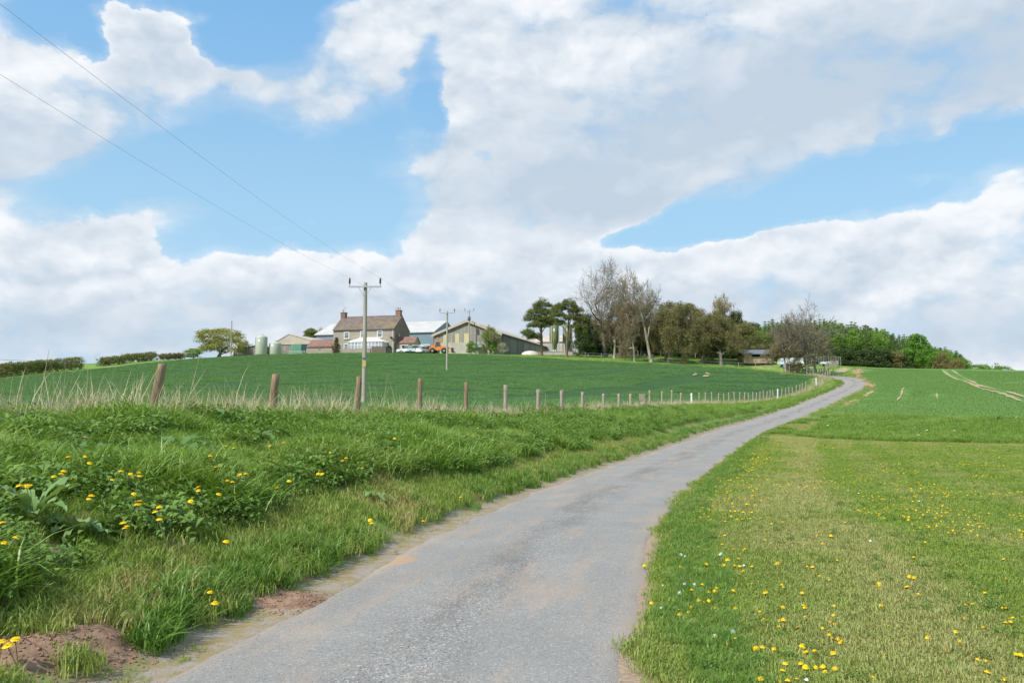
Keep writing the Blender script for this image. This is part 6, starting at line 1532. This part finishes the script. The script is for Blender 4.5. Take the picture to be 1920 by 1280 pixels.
# pines by the feed bins
T_('pine_a', 'left of two scots pines by the feed bins with one low branch pad reaching left', 1015, 171, 556, None, 62, None, 0)
T_('pine_b', 'right scots pine with a leaning trunk crossing in front of a feed bin', 1063, 166, 556, None, 74, None, 0)
T_('holly', 'dark evergreen just right of the second scots pine', 1097, 178, 584, None, 52)
T_('holly', 'dark rounded evergreen behind the foot of the tallest bare tree', 1128, 186, 596, None, 64)
# tall bare trees
T_('ash_a', 'tallest bare tree with a broad crown at the left of the wood', 1136, 171, 478, None, 165, None, .6)
T_('ash_b', 'tall bare tree half hidden behind the crown of the tallest tree', 1180, 176, 487, None, 100, None, 2.2)
T_('twiggy_a', 'brown twiggy tree with ivy dark trunk in front of the tallest bare tree', 1152, 168, 556, None, 74, None, .4)
T_('twiggy_a', 'brown twiggy tree with a crooked trunk left of the pale trunked ash', 1190, 161, 545, None, 66, None, 2.6)
T_('ash_b', 'bare ash with a pale trunk and a fan of branches spreading right', 1221, 160.5, 508, None, 108, None, 4.1)
T_('twiggy_b', 'olive brown tree standing alone in front at the corner of the dark crop', 1281, 157, 566, None, 92, None, 1.)
T_('olive', 'olive leaved tree behind the pale trunked ash', 1256, 176, 563, None, 74)
T_('olive', 'rounded olive tree behind the lone front tree', 1292, 182, 566, None, 70)
T_('brown', 'brown tinted tree left of the middle of the wood', 1236, 184, 588, None, 62)
T_('twiggy_b', 'olive brown tree with a thick trunk right of the lone front tree', 1319, 172, 577, None, 84, None, 3.)
T_('twiggy_b', 'brownish tree with a sturdy trunk below the pale budding tree', 1353, 171, 588, None, 84, None, 5.)
T_('oak_bare', 'pale budding tree with a round open crown rising above the wood', 1350, 186, 545, None, 72)
T_('holly', 'dark evergreen with a rounded top right of the pale budding tree', 1383, 186, 578, None, 44)
T_('brown', 'brown tree filling the gap under the pale budding tree', 1336, 188, 592, None, 66)
T_('olive', 'yellow green tree at the left end of the open shed', 1398, 181, 604, None, 66)
T_('green', 'green tree directly behind the open shed roof', 1424, 188, 618, None, 60)
T_('holly', 'low dark evergreen between the budding tree and the conifers', 1413, 190, 602, None, 46)
T_('olive', 'olive tree behind the right end of the open shed', 1450, 184, 622, None, 56)
T_('brown', 'brown tree with hazy crown between the two tallest bare trees', 1163, 180, 560, None, 72)
T_('olive', 'olive hazy tree left of the pale trunked ash', 1203, 181, 566, None, 70)
T_('brown', 'brown hazy tree right of the evergreens at the left end of the wood', 1122, 183, 580, None, 60)
T_('brown', 'brown tree showing between the lone front tree and the sturdy one', 1308, 190, 575, None, 66)
T_('olive', 'olive tree behind the sturdy trunked brownish tree', 1372, 190, 590, None, 64)
T_('holly', 'dark evergreen deep in the wood behind the pale trunked ash', 1232, 192, 584, None, 60)
T_('twiggy_b', 'olive brown twiggy tree between the pale ash and the lone front tree', 1249, 168, 575, None, 70, None, .9)
# the two by the lane bend
T_('twiggy_a', 'thin twiggy tree with a slender trunk left of the big bare tree at the bend', 1473, 147.5, 605, None, 74, None, 1.2)
T_('wild_ash', 'big half bare tree with ragged upright branches beside the lane bend', 1518, 140, 548, None, 150, None, 2.)
T_('twiggy_a', 'brown ivy thick lower tree behind the big bare tree at the bend', 1530, 145, 602, None, 96, None, 2.8)
# undergrowth along the wood edge
ug = random.Random(4)
for i, u in enumerate(range(1090, 1560, 17)):
    k_ = ['shrub_dark', 'shrub_green', 'shrub_dark', 'shrub_dark', 'shrub_rust'][i % 5]
    if 1392 < u < 1462: Y = 189
    else: Y = 184+ug.uniform(-1.5,3)
    nm = {'shrub_dark': 'dark evergreen shrub in the undergrowth of the wood', 'shrub_green': 'fresh green shrub in the undergrowth of the wood', 'shrub_rust': 'russet shrub in the undergrowth of the wood'}[k_]
    T_(k_, nm, u+ug.uniform(-5,5), Y, 636+ug.uniform(-8,7), None, 44+ug.uniform(-8,12), k_.replace('shrub_', '')+' shrubs under the trees', None, 'shrub', None, 'shrub')
for i, u in enumerate(range(1108, 1420, 24)):
    T_('holly' if i % 3 else 'olive', 'dark tree filling the depth of the wood behind the front trunks' if i % 3 else 'olive tree filling the depth of the wood behind the front trunks', u+ug.uniform(-6,6), 196+ug.uniform(-3,4), 606+ug.uniform(-10,10), None, 62, 'dark trees inside the wood' if i % 3 else 'olive trees inside the wood')
# conifer plantation, rows going away over the crest
prof_u = [1425,1450,1480,1500,1540,1560,1600,1640,1665,1690,1740,1770,1800,1815]; prof_v = [606,598,598,600,598,597,603,611,617,626,640,650,655,678]
pl = random.Random(8); cnt = 0
for row, (Y, dvv) in enumerate([(190,14),(197,7),(205,2),(214,0)]):
    u = 1432-row*4
    while u < 1806:
        top = float(np.interp(u, prof_u, prof_v))+dvv+pl.uniform(-3,6)
        if u < 1540 and row < 1: u += 14; continue
        if 1680 < u < 1752 and row < 2: u += 12; continue
        Yq = Y + max(0, (u-1640))*.11
        k_ = pl.choice(['spruce','larch','larch','spruce_b','larch','green'] if row < 3 else ['spruce','larch','larch','spruce_b'])
        lb = {'spruce': 'dark spruce in the plantation right of the lane bend', 'spruce_b': 'broad dark spruce in the plantation right of the lane bend', 'larch': 'bright green larch in the plantation right of the lane bend', 'green': 'fresh green broadleaf tree among the plantation conifers'}[k_]
        T_(k_, lb, u, Yq, top, None, pl.uniform(36,50), {'spruce': 'dark spruces in the plantation', 'spruce_b': 'broad spruces in the plantation', 'larch': 'bright larches in the plantation', 'green': 'broadleaf trees in the plantation'}[k_]); cnt += 1
        u += pl.uniform(7,11)
T_('sycamore', 'round bright green sycamore at the edge of the pale crop', 1721, 186, 624, None, 54)
T_('shrub_rust', 'russet bush just right of the round bright green tree', 1764, 192, 657, None, 34, None, None, 'shrub', None, 'shrub')
T_('shrub_rust', 'brown bush left of the round bright green tree', 1676, 186, 655, None, 44, None, None, 'shrub', None, 'shrub')
T_('shrub_rust', 'low orange brown bush at the right end of the plantation', 1794, 194, 671, None, 28, None, None, 'shrub', None, 'shrub')
for i, (u, v, wd) in enumerate([(1560,655,50),(1588,650,52),(1612,655,46),(1636,648,50),(1660,652,46),(1545,662,36),(1694,664,30)]):
    T_('shrub_dark', 'dark low bush along the foot of the plantation', u, 184+u*.001, v, None, wd, 'dark bushes at the plantation foot', None, 'shrub', None, 'shrub')
for i, (u, v, wd) in enumerate([(1830,681,60),(1858,680,62),(1880,684,50),(1842,684,50)]):
    T_('shrub_green' if i % 2 else 'green', 'pale green bush on the skyline beyond the crest at the far right', u, 262+i*4, v, None, wd, 'pale bushes on the far right skyline', None, 'shrub', h1((u-960)/F*262, 262)-1, 'shrub')
T_('spruce', 'tiny lone conifer on the skyline at the right edge', 1897, 300, 690, None, 10, None, None, None, None)
# left side of the farm
T_('oak_yellow', 'broad oak in yellow green spring leaf beside the bare pole', 410, 184, 614, None, 98, None, .5)
T_('green', 'small green bush at the left foot of the yellow green oak', 362, 178, 652, None, 36, None, None, 'shrub', None, 'shrub')
T_('twiggy_a', 'sparse twiggy tree at the right side of the yellow green oak', 452, 192, 634, None, 32, None, 1.)
T_('pine_b', 'dark pine rising behind the green door barn', 578, 225, 612, None, 60, None, 2.)
T_('oak_bare', 'pale twiggy tree between the dark pine and the white roof', 597, 226, 610, None, 44, None, 1.)
T_('cypress', 'bronze conical conifer at the left end of the farmhouse front', 630.5, 177.2, 631, None, 30, None, None, None, 12.4)
T_('shrub_green', 'yellow green bush beside the porch behind the parked cars', 769, 176.6, 642, None, 14, None, None, 'garden_bush', None, 'shrub')
T_('green', 'small bright round tree in front of the block wall of the timber barn', 884, 177, 638, None, 23, None, None, 'small_tree', None)
T_('oak_bare', 'loose green tree at the right corner of the timber barn gable', 922, 178, 606, None, 44, None, 3.)
T_('green', 'leafy green middle of the tree at the timber barn corner', 919, 178.6, 612, None, 34, None, 3.)
T_('palebud', 'small shrub with pale buds right of the barn corner', 943, 176, 641, None, 22, None, None, 'budding_shrub', None, 'shrub')
T_('oak_bare', 'bare bush in front of the blue grey roller door', 775, 181, 640, None, 12, None, None, 'bare_shrub', None, 'shrub')
# far conifers over the left skyline
for i, (u, v) in enumerate([(3,686),(12,682),(20,676),(28,680),(38,684),(66,674),(152,680),(158,682),(166,684),(178,679),(184,676)]):
    X = (u-960)/F*235; T_('spruce' if i % 2 else 'spruce_b', 'small conifer on the skyline behind the left hedge', u, 235, v, None, 9+3*(i % 3), 'conifers on the left skyline')
# clipped hedges on the left boundary: each length a thing
def hedge(label, pix, hpx, thick, seed, mat=L_HEDGE):
    r = np.random.RandomState(seed); pts = [((u-960)/F*Y, Y) for u, Y in pix]; a_, b_ = np.array(pts[0]), np.array(pts[1]); L_ = np.hypot(*(b_-a_)); tdir = (b_-a_)/L_; nrm = np.array([-tdir[1], tdir[0]])
    t_ = thing('hedge', label, 'hedge', (a_[0], a_[1], 0), 0, 'clipped hedges along the left boundary')
    n_ = int(L_*30); s_ = r.rand(n_)*L_; w_ = (r.rand(n_)-.5)*thick; hh = hpx/F*np.interp(s_, [0, L_], [pix[0][1], pix[1][1]])*(.88+.2*fnoise(s_, s_*0+seed, .25)); f = r.rand(n_)**.7
    px = a_[0]+tdir[0]*s_+nrm[0]*w_; py = a_[1]+tdir[1]*s_+nrm[1]*w_; pz = H(px, py)+f*(hh-.2)+.1
    V, Fq = leaf_cloud(np.c_[px, py, pz]-[a_[0], a_[1], 0], 26, .42, .10, seed, .8); mesh_obj('foliage', V, Fq, mat, t_)
    m = MB(); q = random.Random(seed)
    for k_ in range(int(L_/1.2)):
        s1 = q.random()*L_; x_, y_ = a_+tdir*s1; z_ = h1(x_, y_); m.tube([(x_-a_[0],y_-a_[1],z_-.2),(x_-a_[0]+q.uniform(-.2,.2),y_-a_[1]+q.uniform(-.2,.2),z_+1.0)], [.04,.02], 4)
    m.build('stem', BARKD, t_)
hedge('long dark clipped hedge at the far left, nearest length', [(-60,117),(84,139)], 24, 1.7, 1)
hedge('clipped hedge length in the middle ending at a gap with saplings', [(70,137),(152,151)], 23, 1.7, 2)
hedge('clipped hedge length between the two gaps', [(187,158),(228,166)], 16, 1.7, 3)
hedge('neat clipped hedge ending just below the bare sky gap', [(229,166.5),(288,178)], 17, 1.7, 4)
hedge('brownish hedge length next to the yellow green oak', [(298,179),(343,186)], 12, 1.7, 5, leafmat('brown_hedge_leaf', (.15,.15,.05), (.25,.21,.09), .3))
# birds
BIRD = M('dark_feathers', (.04,.04,.045), (.06,.06,.065), 9, .8)
def bird(label, u, v, Y, sc_):
    m = MB(); m.tube([(-.16,0,0),(-.08,0,.005),(.04,0,.01),(.14,0,.015),(.18,0,.015)], [.008,.035,.045,.028,.004], 8)
    m.add([(.06,.03,.02),(-.05,.03,.02),(-.07,.2,.09),(.03,.2,.10),(-.10,.42,.05)], [(0,1,2,3),(3,2,4)]); m.add([(.06,-.03,.02),(-.05,-.03,.02),(-.07,-.2,.09),(.03,-.2,.10),(-.10,-.42,.05)], [(0,3,2,1),(3,4,2)])
    m.add([(-.14,.01,0),(-.14,-.01,0),(-.28,-.05,0),(-.28,.05,0)], [(0,1,2,3)])
    o = m.build('bird', BIRD, None, P(u, v, Y)); o.scale = (sc_,)*3; o.rotation_euler = (0,.1,u); tag(o, label, 'bird')
bird('tiny dark bird high in the sky left of the other one', 1126, 27, 90, .35); bird('tiny dark bird high in the sky at the top right of centre', 1325, 29, 90, .35)
for k_, used in USED.items():
    if not used:
        for ch in list(PROTO[k_][0].children): bpy.data.objects.remove(ch)
        bpy.data.objects.remove(PROTO[k_][0])
